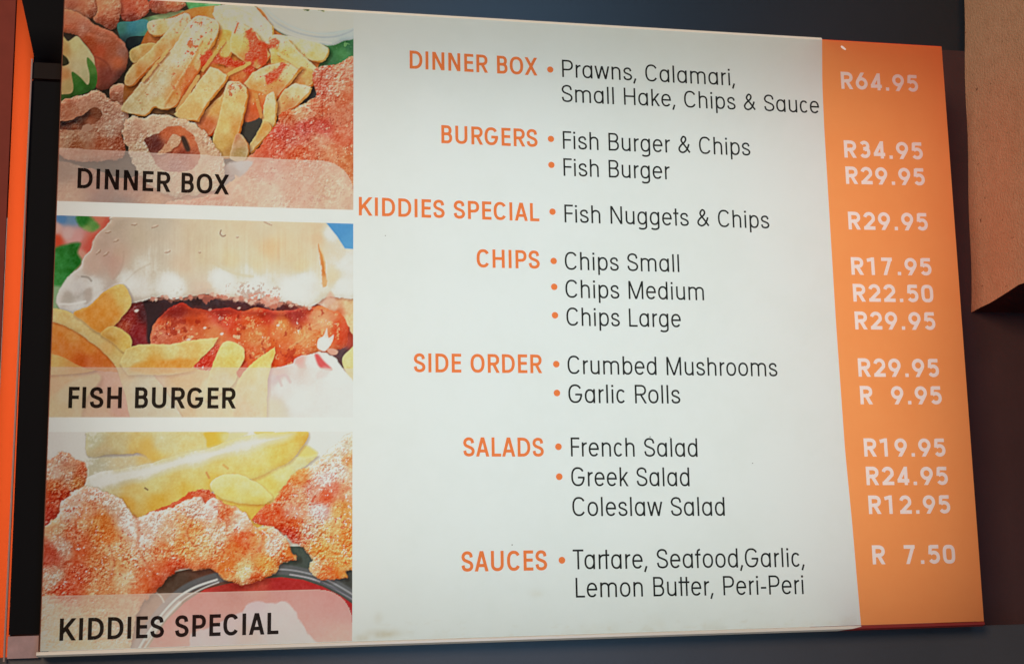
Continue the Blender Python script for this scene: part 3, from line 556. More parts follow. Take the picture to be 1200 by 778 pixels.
    q.shape(inner, [(270, 690, (144, 52, 46)), (330, 685, (150, 48, 48)), (390, 700, (150, 46, 48)), (300, 682, (160, 70, 58)), (405, 715, (140, 44, 46)), (240, 720, (172, 62, 58)), (300, 735, (168, 58, 56)), (220, 740, (190, 80, 76)), (400, 745, (184, 72, 66))], tex=('soft', .5, 4), smooth=False)
    q.shape([(214, 775), (222, 758), (224, 742), (248, 734), (262, 726), (284, 716), (290, 708), (302, 704), (318, 707), (333, 704), (345, 714), (350, 726), (360, 740), (372, 775)], [(300, 720, (182, 138, 160)), (330, 715, (190, 150, 164)), (345, 735, (190, 142, 156)), (240, 750, (186, 130, 146)), (290, 745, (196, 112, 112)), (260, 740, (186, 130, 150))], warp=(1.5, 6), soft=1.3)
    q.line([(158, 768), (172, 744), (186, 724), (206, 702), (228, 688), (254, 679)], (206, 214, 216), 2.6, .9, .8)
    q.line([(162, 770), (178, 746), (194, 724), (214, 703), (236, 690), (256, 682)], (186, 196, 200), 1.8, .8, .8)
    q.line([(172, 748), (190, 726), (210, 706)], (228, 232, 230), 4.2, .6, 1.4)
    q.line([(300, 670), (329, 667), (354, 670), (378, 677), (398, 687), (416, 698)], (150, 158, 166), 1.8, .8, .8)
    q.line([(340, 673), (362, 677), (384, 685), (404, 696), (416, 703)], (186, 192, 204), 1.6, .7, .8)
    q.line([(376, 682), (396, 691), (414, 701)], (70, 74, 84), 1.8, .8, .8)
    q.line([(180, 692), (188, 698), (192, 705)], (190, 196, 190), 1.6, .8, .8)
    # nuggets
    crumb = (('crumb', .8, 5.5), ('soft', 1.2, 22), ('soft', .7, 3))
    q.shape([(46, 545), (58, 538), (66, 533), (78, 531), (88, 538), (98, 542), (102, 553), (98, 568), (80, 584), (68, 604), (46, 625)], [(70, 540, (206, 176, 154)), (85, 545, (210, 168, 140)), (96, 552, (204, 120, 84)), (66, 556, (210, 190, 172)), (80, 560, (214, 180, 156)), (64, 568, (204, 118, 72)), (90, 566, (212, 146, 92)), (62, 585, (190, 84, 54)), (75, 580, (196, 92, 60)), (56, 605, (176, 70, 52))], warp=(2.6, 7), tex=crumb, soft=.9, pill=(8, .14))
    q.shape([(172, 604), (186, 596), (205, 588), (218, 580), (236, 573), (250, 578), (252, 590), (220, 600), (190, 610)], [(190, 600, (206, 110, 76)), (225, 584, (212, 96, 62)), (245, 582, (208, 106, 74))], warp=(2.5, 5), tex=('crumb', .7, 5))
    q.shape([(296, 610), (308, 596), (320, 587), (338, 562), (349, 552), (364, 545), (376, 537), (392, 522), (420, 516), (420, 664), (411, 667), (404, 671), (406, 677), (390, 679), (376, 679), (365, 671), (362, 661), (365, 655), (353, 640), (338, 632), (326, 622)],
            [(402, 526, (216, 208, 186)), (385, 535, (218, 206, 180)), (410, 540, (222, 168, 120)), (375, 545, (222, 196, 168)), (400, 552, (220, 206, 188)), (350, 558, (222, 140, 84)), (335, 575, (216, 112, 68)), (350, 585, (222, 164, 130)), (368, 575, (218, 168, 152)), (390, 572, (216, 132, 110)), (380, 582, (216, 96, 62)), (382, 562, (220, 204, 202)), (376, 598, (214, 196, 196)), (345, 600, (222, 164, 142)), (400, 598, (226, 168, 108)), (405, 575, (222, 170, 138)), (318, 605, (212, 96, 56)), (310, 612, (200, 82, 50)), (345, 615, (214, 110, 66)), (362, 620, (222, 196, 170)), (385, 625, (228, 180, 126)), (408, 630, (228, 140, 76)), (375, 645, (228, 162, 96)), (368, 660, (226, 176, 140)), (385, 670, (226, 116, 62)), (400, 660, (230, 150, 84)), (340, 625, (186, 70, 50))], warp=(2.4, 6), tex=crumb, soft=.9, pill=(9, .22), drop=(2.5, .5), p=4.6, sm=6)
    q.shape([(40, 622), (54, 616), (68, 602), (73, 588), (90, 574), (108, 570), (125, 577), (139, 583), (152, 598), (161, 608), (173, 602), (194, 597), (220, 585), (234, 581), (240, 590), (250, 582), (264, 590), (284, 598), (295, 612), (300, 620), (312, 616), (324, 620), (336, 632), (342, 645), (349, 655), (330, 659), (325, 667), (318, 674), (304, 680), (287, 685), (264, 680), (248, 666), (230, 668), (214, 666), (196, 677), (184, 692), (172, 702), (160, 720), (140, 775), (40, 775)],
            [(90, 582, (218, 188, 168)), (110, 577, (220, 186, 164)), (135, 592, (222, 200, 180)), (150, 610, (220, 204, 190)), (105, 595, (222, 166, 130)), (80, 602, (222, 196, 176)), (66, 618, (218, 184, 150)), (118, 612, (226, 152, 88)), (125, 628, (226, 140, 76)), (95, 612, (222, 164, 118)), (95, 640, (208, 110, 68)), (75, 640, (210, 186, 168)), (85, 625, (206, 110, 70)), (60, 650, (176, 78, 56)), (64, 676, (206, 178, 156)), (75, 688, (200, 92, 62)), (90, 670, (202, 98, 64)), (115, 655, (212, 134, 84)), (130, 645, (222, 170, 122)), (145, 660, (226, 176, 128)), (150, 678, (222, 186, 150)), (165, 685, (206, 104, 60)), (120, 690, (214, 150, 104)), (180, 612, (222, 206, 192)), (170, 630, (224, 200, 180)), (195, 625, (224, 188, 158)), (190, 645, (222, 140, 92)), (225, 618, (226, 160, 102)), (230, 600, (222, 202, 184)), (250, 598, (220, 196, 186)), (262, 600, (222, 130, 88)), (240, 640, (226, 186, 140)), (255, 625, (224, 198, 170)), (215, 640, (226, 156, 96)), (280, 612, (222, 200, 180)), (285, 632, (222, 108, 66)), (275, 645, (224, 132, 78)), (300, 632, (226, 150, 100)), (322, 640, (226, 196, 174)), (335, 650, (226, 126, 72)), (287, 668, (226, 206, 160)), (312, 662, (230, 150, 82)), (266, 668, (222, 136, 78)), (300, 678, (206, 104, 62)), (205, 664, (206, 96, 62)), (185, 682, (186, 90, 58)), (60, 720, (214, 170, 128)), (110, 730, (218, 166, 118)), (80, 745, (214, 160, 108)), (150, 720, (202, 156, 118)), (170, 655, (220, 170, 132)), (245, 665, (222, 130, 84)), (175, 668, (206, 110, 68))],
            warp=(2.6, 6), tex=crumb, soft=.9, pill=(10, .26), drop=(3, .5), p=4.6, sm=7)
    for l, w_ in (([(158, 606), (163, 622), (160, 640), (170, 658), (180, 672)], 3), ([(262, 592), (268, 606), (264, 622)], 2.4), ([(300, 618), (308, 630), (304, 646)], 2.6), ([(96, 600), (88, 618), (92, 640)], 3), ([(128, 640), (134, 660), (128, 680)], 2.4), ([(226, 606), (220, 624), (228, 640)], 2.2)):
        q.line(l, (158, 66, 38), w_, .38, 1.8, (3, 6))
        q.line([(x - 2.6, y - .6) for x, y in l], (244, 214, 186), w_ * .7, .35, 1.5, (3, 6))
    nugs = [(60, 620), (90, 578), (125, 580), (160, 610), (234, 586), (284, 600), (336, 634), (340, 652), (310, 672), (286, 678), (266, 672), (246, 658), (212, 656), (186, 676), (60, 690)]
    q.specks(nugs, (252, 240, 224), 2.4, .52, .7, 61)
    q.specks(nugs, (176, 70, 38), 3.2, .50, .5, 63)
    q.specks([(330, 580), (380, 545), (412, 530), (412, 660), (380, 670), (340, 620)], (252, 236, 222), 2.4, .45, .7, 65)
    q.specks([(330, 580), (380, 545), (412, 530), (412, 660), (380, 670), (340, 620)], (178, 62, 38), 3, .45, .5, 67)
    return q.C
# ---- PAINT-END


# ------------------------------------------------------------------ lettering: strokes with a pen width, drawn in cap heights
def sup(cx, cy, rx, ry, a0, a1, n=2.25, k=None):
    k = k or max(6, int(abs(a1 - a0) / 11))
    o = []
    for i in range(k + 1):
        a = math.radians(a0 + (a1 - a0) * i / k); c, s_ = math.cos(a), math.sin(a)
        o.append((cx + rx * math.copysign(abs(c) ** (2 / n), c), cy + ry * math.copysign(abs(s_) ** (2 / n), s_)))
    return o


def spl(p, n=7):
    return [tuple(v) for v in smooth_poly(p, n, False)]


def glyph(ch, w, price=False):
    """-> width, left bearing, right bearing, strokes; a stroke is (points, clip to the cap band)"""
    h = w / 2; B, T = h, 1 - h
    S = []
    st = lambda *p: S.append((list(p), False))
    dg = lambda x0, y0, x1, y1, lo=0., hi=1.: S.append(([(x0, y0), (x1, y1)], (lo, hi)))
    bold = w > .12
    X = .75 - h          # centre of the x-height stroke
    SB, RB, DB = (.105, .06, .02) if bold else (.095, .06, .025)
    if price:
        W = {'R': .73, '0': .72, '1': .44, '2': .71, '3': .66, '4': .71, '5': .70, '6': .74, '7': .64, '9': .74, '.': .2, ' ': 0}[ch]
        lb, rb = {'.': (.16, .14), '1': (.13, .33), '7': (.09, .15), ' ': (.23, .235)}.get(ch, (.09, .09))
        if ch == 'R': lb = 0
        L, R = h, W - h; c = W / 2
        if ch == 'R':
            st((L, 0), (L, 1)); st((0, T), (W * .5, T)); S.append((sup(W * .5, (T + .47) / 2, R - W * .5, (T - .47) / 2, 90, -90), False)); st((W * .5, .47), (L, .47))
            dg(W * .42, .55, W - h * 1.1, 0)
        elif ch == '0':
            S.append((sup(c, .5, c - h, .5 - h, 0, 360, 3.2, 44), False))
        elif ch == '1':
            st((R, 0), (R, 1)); S.append(([(R, T), (R - .10, T - .02), (0, T - .075)], False))
        elif ch == '2':
            S.append((sup(c, T - .26, c - h, .26, 165, -20, 2.1) + [(L + .02, B)], False)); st((h * .25, B), (W, B))
        elif ch == '3':
            S.append((sup(c - .01, T - .205, c - h - .03, .205, 150, -90, 2.1), False)); S.append((sup(c, B + .235, c - h, .235, 90, -150, 2.1), False))
            st((c - .09, .54), (c + .02, .54))
        elif ch == '4':
            st((W * .74, 0), (W * .74, 1)); S.append(([(W * .74 - h * .2, T + .02), (L, .235)], (.16, 1.0))); st((0.02, .235), (W, .235))
        elif ch == '5':
            st((W * .20, T), (W * .92, T)); S.append(([(W * .24, T + h * .6), (L + .03, .50)], False))
            S.append((sup(c, B + .25, c - h, .25, 140, -148, 2.1), False))
        elif ch in '69':
            r = c - h; cy = B + r * .98
            a = math.radians(146)
            P = sup(c, cy, r, r * .98, 0, 360, 2.0, 40)
            D = [(c + r * math.cos(a), cy + r * math.sin(a)), (W * .66, 1.06)]
            if ch == '9':
                P = [(W - x, 1 - y) for x, y in P]; D = [(W - x, 1 - y) for x, y in D]
            S.append((P, False)); S.append((D, (0, 1)))
        elif ch == '7':
            st((0, T), (W, T)); dg(R - h * .1, T + .02, W * .30, 0)
        elif ch == '.':
            st((c, 0), (c, .19)); S[-1] = ([(0, .095), (W, .095)], ('w', .19))
        return W, lb, rb, S
    CW = dict(A=.70, B=.58, C=.70, D=.68, E=.50, F=.47, G=.73, H=.65, I=w, K=.70, L=.48, M=.82, N=.65, O=.74, P=.60, R=.63, S=.61, T=.56, U=.65, X=.70)
    LW = dict(a=.55, b=.54, c=.50, d=.54, e=.55, f=.32, g=.54, h=.50, i=w, k=.48, l=w, m=.88, n=.50, o=.56, p=.54, r=.31, s=.50, t=.30, u=.50, w=.82)
    if ch == ' ':
        return .17, .1, .1, S
    W = CW.get(ch) or LW.get(ch) or {'&': .70, ',': .16, '-': .30}[ch]
    if bold and ch == 'L': W = .50
    L, R = h, W - h; c = W / 2
    lb = rb = SB
    if ch == 'A':
        dg(h * 1.05, 0, c - h * .12, 1); dg(W - h * 1.05, 0, c + h * .12, 1); y = .29; st((W * .24, y), (W * .76, y)); lb = rb = DB
    elif ch == 'B':
        m = .525; st((L, 0), (L, 1)); x = W * .5
        st((L, T), (x, T)); S.append((sup(x, (T + m) / 2, R - .03 - x, (T - m) / 2, 90, -90), False)); st((x, m), (L, m))
        S.append((sup(x, (B + m) / 2, R - x, (m - B) / 2, 90, -90), False)); st((x, B), (L, B)); rb = RB
    elif ch in 'CG':
        P = sup(c, .5, c - h, .5 - h, 34, 326 if ch == 'C' else 352, 2.35)
        if ch == 'G':
            S.append((P, False)); st((R, .34), (R, .455 + h)); st((c + .0, .455), (W, .455)); rb = SB * .8
        else:
            S.append((P, False)); rb = RB * .7
        lb = RB
    elif ch == 'D':
        x = W * .36; st((L, 0), (L, 1)); st((L, T), (x, T)); S.append((sup(x, .5, R - x, .5 - h, 90, -90, 2.3), False)); st((x, B), (L, B)); rb = RB
    elif ch == 'E':
        st((L, 0), (L, 1)); st((L, T), (W, T)); st((L, .52), (W * .95, .52)); st((L, B), (W, B)); rb = RB * .9
    elif ch == 'F':
        st((L, 0), (L, 1)); st((L, T), (W, T)); st((L, .51), (W * .95, .51)); rb = DB
    elif ch == 'H':
        st((L, 0), (L, 1)); st((R, 0), (R, 1)); st((L, .51), (R, .51))
    elif ch == 'I':
        st((L, 0), (L, 1))
    elif ch == 'K':
        st((L, 0), (L, 1)); dg(L, .33, W - h * 1.2, 1); dg(W * .36, .58, W - h * 1.1, 0); rb = DB
    elif ch == 'L':
        st((L, 0), (L, 1)); st((L, B), (W, B)); rb = DB * 1.5
    elif ch == 'M':
        st((L, 0), (L, 1)); st((R, 0), (R, 1)); dg(L, 1, c, 0); dg(R, 1, c, 0)
    elif ch == 'N':
        st((L, 0), (L, 1)); st((R, 0), (R, 1)); dg(L + h * .1, 1, R - h * .1, 0)
    elif ch == 'O':
        S.append((sup(c, .5, c - h, .5 - h, 0, 360, 2.3, 44), False)); lb = rb = RB
    elif ch in 'PR':
        m = .44 if ch == 'P' else .47; x = W * .5
        st((L, 0), (L, 1)); st((L, T), (x, T)); S.append((sup(x, (T + m) / 2, (R if ch == 'P' else R - .02) - x, (T - m) / 2, 90, -90), False)); st((x, m), (L, m))
        rb = RB * .8
        if ch == 'R': dg(W * .45, .52, W - h * 1.1, 0); rb = DB
    elif ch == 'S':
        q = [(.95, .73), (.84, .93), (.5, 1), (.17, .93), (.03, .75), (.16, .59), (.5, .5), (.86, .40), (1, .235), (.87, .065), (.5, 0), (.14, .07), (.02, .27)]
        S.append((spl([(L + x * (R - L), B + y * (T - B)) for x, y in q]), False)); lb = rb = RB * .8
    elif ch == 'T':
        st((0, T), (W, T)); st((c, 0), (c, T)); lb = rb = DB; rb = -.02
    elif ch == 'U':
        y = .34; S.append(([(L, 1), (L, y)] + sup(c, y, c - h, y - B, 180, 360)[1:-1] + [(R, y), (R, 1)], False))
    elif ch == 'X':
        dg(h * 1.15, 0, W - h * 1.15, 1); dg(W - h * 1.15, 0, h * 1.15, 1); lb = rb = DB
    elif ch in 'abdgpqo':
        S.append((sup(c, (X + B) / 2, c - h, (X - B) / 2, 0, 360, 2.25, 40), False)); lb = rb = RB
        if ch == 'a': st((R, 0), (R, .75)); rb = SB
        if ch == 'b': st((L, 0), (L, 1)); lb = SB
        if ch == 'd': st((R, 0), (R, 1)); rb = SB
        if ch == 'p': st((L, -.25), (L, .75)); lb = SB
        if ch == 'g': S.append(([(R, .75), (R, -.08)] + sup(c, -.08, c - h, .17 - h * .3, 0, -145)[1:], False)); rb = SB
    elif ch == 'c':
        S.append((sup(c, (X + B) / 2, c - h, (X - B) / 2, 40, 320), False)); lb = RB; rb = RB * .6
    elif ch == 'e':
        y = .395; S.append(([(R, y)] + sup(c, (X + B) / 2, c - h, (X - B) / 2, 4, 322), False)); st((L, y), (W, y)); lb = rb = RB
    elif ch == 'f':
        x = W * .42; S.append(([(x, 0), (x, .78)] + sup(W - .02, .78, W - .02 - x, T - .78, 180, 95)[1:], False)); st((0, .69), (W * .95, .69)); lb = rb = DB
    elif ch in 'hnmu':
        if ch == 'm':
            st((L, 0), (L, .75)); r = (R - L) / 4
            for k in (0, 1):
                x0 = L + k * 2 * r; S.append((sup(x0 + r, .50, r, X - .50, 180, 0, 2.2) + [(x0 + 2 * r, 0)], False))
        elif ch == 'u':
            st((R, 0), (R, .75)); S.append(([(L, .75), (L, .27)] + sup(c, .27, c - h, .27 - B, 180, 360, 2.2)[1:], False))
        else:
            st((L, 0), (L, 1 if ch == 'h' else .75)); S.append((sup(c, .48, c - h, X - .48, 180, 0, 2.2) + [(R, 0)], False))
    elif ch == 'i':
        st((L, 0), (L, .75)); S.append(([(L - .055, .925), (L + .055, .925)], ('w', .115)))
    elif ch == 'l':
        st((L, 0), (L, 1))
    elif ch == 'k':
        st((L, 0), (L, 1)); dg(L, .26, W - h * 1.3, .75, 0, .75); dg(W * .32, .47, W - h * 1.1, 0, 0, .75); rb = DB
    elif ch == 'r':
        st((L, 0), (L, .75)); S.append((sup(L + .24, .46, .24, X - .46, 180, 92, 2.2), False)); rb = 0
    elif ch == 's':
        q = [(.93, .74), (.80, .94), (.5, 1), (.18, .93), (.05, .76), (.17, .60), (.5, .51), (.86, .40), (1, .235), (.86, .06), (.5, 0), (.15, .065), (.02, .27)]
        S.append((spl([(L + x * (R - L), B + y * (X - B)) for x, y in q]), False)); lb = rb = RB * .8
    elif ch == 't':
        x = W * .48; st((x, 0), (x, .98)); st((0, .705), (W, .705)); lb = rb = DB
    elif ch == 'w':
        q = W * .26
        dg(h, .75, q, 0, 0, .75); dg(c, .75, q, 0, 0, .75); dg(c, .75, W - q, 0, 0, .75); dg(W - h, .75, W - q, 0, 0, .75); lb = rb = DB
    elif ch == '&':
        q = [(1.0, .0), (.62, .36), (.26, .68), (.24, .84), (.42, 1.0), (.60, .94), (.64, .80), (.50, .64), (.18, .44), (0, .24), (.08, .07), (.34, 0), (.62, .10), (.82, .32), (.93, .54)]
        S.append((spl([(L + x * (R - L), B + y * (T - B)) for x, y in q]), False)); lb = rb = RB
    elif ch == ',':
        S.append(([(.12, .13), (.02, -.17)], False)); lb = .02; rb = .08
    elif ch == '-':
        st((0, .36), (W, .36)); lb = rb = .05
    return W, lb, rb, S


def clip_band(poly, lo, hi):
    for val, keep_above in ((lo, True), (hi, False)):
        out = []
        for i in range(len(poly)):
            p, q = poly[i], poly[(i + 1) % len(poly)]
            ip = (p[1] >= val) if keep_above else (p[1] <= val); iq = (q[1] >= val) if keep_above else (q[1] <= val)
            if ip: out.append(p)
            if ip != iq:
                t = (val - p[1]) / (q[1] - p[1]); out.append((p[0] + t * (q[0] - p[0]), val))
        poly = out
    return poly


def stroke_polys(pts, w, clip):
    h = w / 2
    if clip and clip[0] == 'w':
        h = clip[1] / 2; clip = False
    if clip:
        (x0, y0), (x1, y1) = pts[0], pts[-1]; d = math.hypot(x1 - x0, y1 - y0); ux, uy = (x1 - x0) / d, (y1 - y0) / d
        e0 = w if (y0 <= clip[0] + 1e-6 or y0 >= clip[1] - 1e-6) else 0
        e1 = w if (y1 <= clip[0] + 1e-6 or y1 >= clip[1] - 1e-6) else 0
        pts = [(x0 - ux * e0, y0 - uy * e0), (x1 + ux * e1, y1 + uy * e1)]
        px, py = -uy * h, ux * h
        q = [(pts[0][0] + px, pts[0][1] + py), (pts[0][0] - px, pts[0][1] - py), (pts[1][0] - px, pts[1][1] - py), (pts[1][0] + px, pts[1][1] + py)]
        q = clip_band(q, *clip)
        return [q] if len(q) > 2 else []
    P = [pts[0]]
    for p in pts[1:]:
        if math.hypot(p[0] - P[-1][0], p[1] - P[-1][1]) > 1e-4: P.append(p)
    n = len(P); closed = n > 3 and math.hypot(P[0][0] - P[-1][0], P[0][1] - P[-1][1]) < 1e-3
    if closed: P = P[:-1]; n -= 1
    Ls, Rs = [], []
    for i in range(n):
        a = P[(i - 1) % n] if (closed or i > 0) else None; b = P[(i + 1) % n] if (closed or i < n - 1) else None
        p = P[i]; nn = []
        for u, v in ((a, p), (p, b)):
            if u is None or v is None: continue
            d = math.hypot(v[0] - u[0], v[1] - u[1]); nn.append((-(v[1] - u[1]) / d, (v[0] - u[0]) / d))
        if len(nn) == 2:
            m = (nn[0][0] + nn[1][0], nn[0][1] + nn[1][1]); k = math.hypot(*m) or 1; m = (m[0] / k, m[1] / k)
            s_ = h / max(.55, m[0] * nn[0][0] + m[1] * nn[0][1])
        else:
            m = nn[0]; s_ = h
        Ls.append((p[0] + m[0] * s_, p[1] + m[1] * s_)); Rs.append((p[0] - m[0] * s_, p[1] - m[1] * s_))
    out = []
    for i in range(n if closed else n - 1):
        j = (i + 1) % n
        out.append([Ls[i], Rs[i], Rs[j], Ls[j]])
    return out


def text_polys(text, w, u0, v0, u1, v1, cap, price=False):
    """stroke polygons of a line of print, fitted between its measured ends, board millimetres"""
    x = 0; G = []; prev = None
    for ch in text:
        W, lb, rb, S = glyph(ch, w, price)
        if prev is None: x = -lb
        if prev == 't' and ch == 't': x -= .06
        if prev == 'r' and ch == 't': x -= .07
        if prev == ',' and ch == 'G': x -= .03
        G.append((x + lb, S)); x += lb + W + rb; prev = ch; last = rb
    total = x - last
    kx = (u1 - u0) / total; tilt = (v1 - v0) / (u1 - u0)
    polys = []
    for gx, S in G:
        for pts, clip in S:
            for q in stroke_polys(pts, w, clip):
                r = []
                for px, py in q:
                    u = (gx + px) * kx
                    r.append((u0 + u, v0 + py * cap + tilt * u))
                ar = sum(r[i][0] * r[(i + 1) % len(r)][1] - r[(i + 1) % len(r)][0] * r[i][1] for i in range(len(r)))
                if abs(ar) < 1e-5: continue
                polys.append(r if ar > 0 else r[::-1])
    return polys


def merge(groups):
    """one planar triangulation of several polygon groups: later groups cut holes in earlier ones"""
    vs, fs, own, key = [], [], [], {}
    for gi, polys in enumerate(groups):
        for q in polys:
            f = []
            for p in q:
                k = (round(p[0], 4), round(p[1], 4))
                if k not in key: key[k] = len(vs); vs.append(Vector(k))
                if not f or f[-1] != key[k]: f.append(key[k])
            if f[0] == f[-1]: f.pop()
            if len(f) > 2: fs.append(f); own.append(gi)
    V, E_, F, _, _, OF = delaunay_2d_cdt(vs, [], fs, 0, 1e-5)
    res = [([], []) for _ in groups]; maps = [{} for _ in groups]
    for f, of in zip(F, OF):
        if not of: continue
        g = max(own[i] for i in of)
        idx = []
        for i in f:
            if i not in maps[g]: maps[g][i] = len(res[g][0]); res[g][0].append(V[i])
            idx.append(maps[g][i])
        res[g][1].append(idx)
    return res


def flat(name, vf, y, mat, parent):
    """flat print on the board: millimetre outline -> mesh facing the street"""
    v, f = vf
    me = bpy.data.meshes.new(name)
    me.from_pydata([(p[0] / 1000, y, p[1] / 1000) for p in v], [], f); me.update()
    return link(name, me, mat, parent)


# ------------------------------------------------------------------ materials
M = {}
M['face'] = acrylic('opal_acrylic', (.785, .875, .855), .96, .012, (9, (.767, .857, .832), .38, .55))
M['orange_side'] = acrylic('orange_acrylic_return', (1.0, .16, .05), .82, .02)
M['dull_side'] = acrylic('dull_painted_return', (.17, .075, .05), .25, .03)
M['glow'] = acrylic('orange_glow_side', (.90, .115, .025), .9, .04)
M['cream_side'] = acrylic('cream_acrylic_return', (.80, .76, .64), .35, .04)
M['lip'] = acrylic('moulded_lip', (.70, .66, .56), .25, .05)
M['lip_orange'] = acrylic('moulded_orange_lip', (.24, .025, .02), .3, .05)
M['inside'] = principled('white_box_lining', (.55, .55, .53), .8, .2)
M['orange_film'] = acrylic('orange_face_acrylic', (1.0, .40, .13), .96, .012, (7, (.985, .375, .118), .35, .6))
M['price_film'] = acrylic('price_letter_acrylic', (.97, .90, .85), .97, .008)
M['heading_film'] = film('heading_film', lin((224, 122, 66)) / lin((216, 222, 214)))
M['black_film'] = film('black_film', lin((38, 40, 38)) / lin((216, 222, 214)))
M['caption_film'] = film('caption_film', lin((44, 40, 38)) / lin((216, 222, 214)))
M['photo_film'] = film('photo_film', attr='ink')
M['wall_dark'] = principled('dark_gloss_panel', (.008, .011, .014), .34, .5, (3.5, (.006, .008, .010), .35, .7), (220, .05, .002))
M['brown_wall'] = principled('brown_wall', (.055, .027, .025), .8, .06, (5, (.045, .022, .020), .35, .7), (120, .15, .003))
M['lower'] = principled('lower_panel', (.046, .042, .041), .38, .5, (4, (.038, .035, .034), .35, .7), (200, .06, .002))
M['black'] = principled('black_panel', (.0040, .0044, .005), .7, .04, (6, (.0035, .0035, .004), .3, .7))
M['rail'] = principled('brown_rail', (.010, .007, .006), .7, .06)
M['alu'] = principled('aluminium_edge', (.22, .16, .14), .6, .2)
M['mauve'] = principled('mauve_plinth', (.30, .20, .19), .6, .3, (60, (.22, .15, .14), .35, .7))
M['plaster'] = principled('sandy_plaster', (.46, .315, .21), .85, .2, (55, (.41, .27, .175), .30, .62), (260, .5, .003))
nt = M['plaster'].node_tree; pb = [n for n in nt.nodes if n.type == 'BSDF_PRINCIPLED'][0]
src = pb.inputs['Base Color'].links[0].from_socket
n3 = nt.nodes.new('ShaderNodeTexNoise'); n3.inputs['Scale'].default_value = 95; n3.inputs['Detail'].default_value = 3
r3 = nt.nodes.new('ShaderNodeValToRGB'); r3.color_ramp.elements[0].position = .68; r3.color_ramp.elements[1].position = .74
mx = nt.nodes.new('ShaderNodeMix'); mx.data_type = 'RGBA'; mx.inputs['B'].default_value = (.19, .11, .07, 1)
tc3 = nt.nodes.new('ShaderNodeTexCoord')
nt.links.new(tc3.outputs['Object'], n3.inputs['Vector']); nt.links.new(n3.outputs['Fac'], r3.inputs['Fac'])
nt.links.new(r3.outputs['Color'], mx.inputs['Factor']); nt.links.new(src, mx.inputs['A']); nt.links.new(mx.outputs['Result'], pb.inputs['Base Color'])
M['dull_orange'] = principled('dull_orange_face', (.155, .030, .020), .7, .06, (30, (.13, .026, .017), .35, .7))

# ------------------------------------------------------------------ the setting: dark panelled wall behind the boards
BW_ = 1.2
D = .14                                   # depth of the light boxes = distance of the wall behind
wall = mesh('back_wall', [(-2.5, D + .012, -2), (4, D + .012, -2), (4, D + .012, 3), (-2.5, D + .012, 3)], [(0, 1, 2, 3)], M['wall_dark'])
tag(wall, 'dark glossy wall panel behind the lit menu board', 'wall', kind='structure')

side = box_obj('side_wall', (BW_ + .0115, D + .004, -2), (3.2, D + .011, .86), M['brown_wall'])
tag(side, 'dark brown wall strip right of the menu board', 'wall', kind='structure')
low = box_obj('lower_wall', (-2.5, .034, -2), (3.2, .040, -.0082), M['lower'])
tag(low, 'dark grey wall panel below the menu board', 'wall', kind='structure')

# ------------------------------------------------------------------ the menu board: a light box
BW, BH = 1.2, .804
board = empty('menu_board', (0, 0, 0), 'large backlit menu board with three food photos and an orange price column', 'menu board')
r = .005
XO = 1.0205                                # where the orange wraps round the edge


def return_strip(name, pts, mat, y0=.0, k_=1.0):
    """a strip going back from the face outline points (x, z, outward x, outward z)"""
    prof = [(0, 0), (.0012, .0025), (.0035, .0045), (.008, .0052), (D, .0052)]   # (depth, outward)
    v, f = [], []
    for x, z, nx, nz in pts:
        for d, o in prof:
            v.append((x + nx * o * k_, y0 + d, z + nz * o * k_))
    k = len(prof)
    for i in range(len(pts) - 1):
        for j in range(k - 1):
            f.append((i * k + j, i * k + j + 1, (i + 1) * k + j + 1, (i + 1) * k + j))
    return mesh(name, v, f, mat, board)


return_strip('top_return', [(0, BH, 0, 1), (XO - .003, BH, 0, 1)], M['cream_side'])
return_strip('top_return', [(XO - .003, BH, 0, 1), (BW, BH, 0, 1), (BW, BH, .25, 1)], M['orange_side'], 0, .5)
return_strip('side_return', [(BW, BH, 1, 1), (BW, BH, 1, 0), (BW, 0, 1, 0), (BW, 0, 1, -1)], M['orange_side'], 0, .3)
return_strip('side_return', [(0, 0, -1, -1), (0, 0, -1, 0), (0, BH, -1, 0), (0, BH, 0, 1)], M['dull_side'], 0, .35)
# the moulded lip hanging below the face
lip = []
for name, x0, x1, xb0, xb1, m in (('bottom_lip', -.004, XO + .003, -.004, XO - .028, M['lip']), ('bottom_lip', XO + .003, BW, XO - .028, BW, M['lip_orange'])):
    v = []
    for t, y, z in ((0, .0, -.0006), (0, -.0015, -.0016), (.4, -.0015, -.0042), (1, .004, -.0068), (1, D, -.0068)):
        v += [(x0 + (xb0 - x0) * t, y, z), (x1 + (xb1 - x1) * t, y, z)]
    mesh(name, v, [(2 * i, 2 * i + 1, 2 * i + 3, 2 * i + 2) for i in range(4)], m, board)
box_obj('back_plate', (.0, D, .0), (BW, D + .006, BH), M['inside'], board)
LAMPS = [(.60, .365, 1.192, .745, 1.74), (.035, .40, .05, .76, .26)]     # centre x, z, width, height, power: main panel and a strip down the left side
for cx, cz, w_, h_, p_ in LAMPS:
    lp = area_lamp('light_panel', (cx, D - .012, cz), (cx, -1, cz), w_, h_, p_, (1.0, 1.0, 1.0)); lp.parent = board

# printed films --------------------------------------------------------------
YF, YT = -.0005, -.0009


def wave(v):
    pts = [(-1, 1023.8), (0, 1023.7), (57, 1021.8), (134, 1019.6), (228, 1015.6), (405, 1013.2), (560, 1012.8), (677, 1012.6), (740, 1013.6), (799, 1016.8), (810, 1017.5)]
    for (a, x), (b, y) in zip(pts, pts[1:]):
        if v <= b:
            t = (v - a) / (b - a); return x + (y - x) * t
    return pts[-1][1]


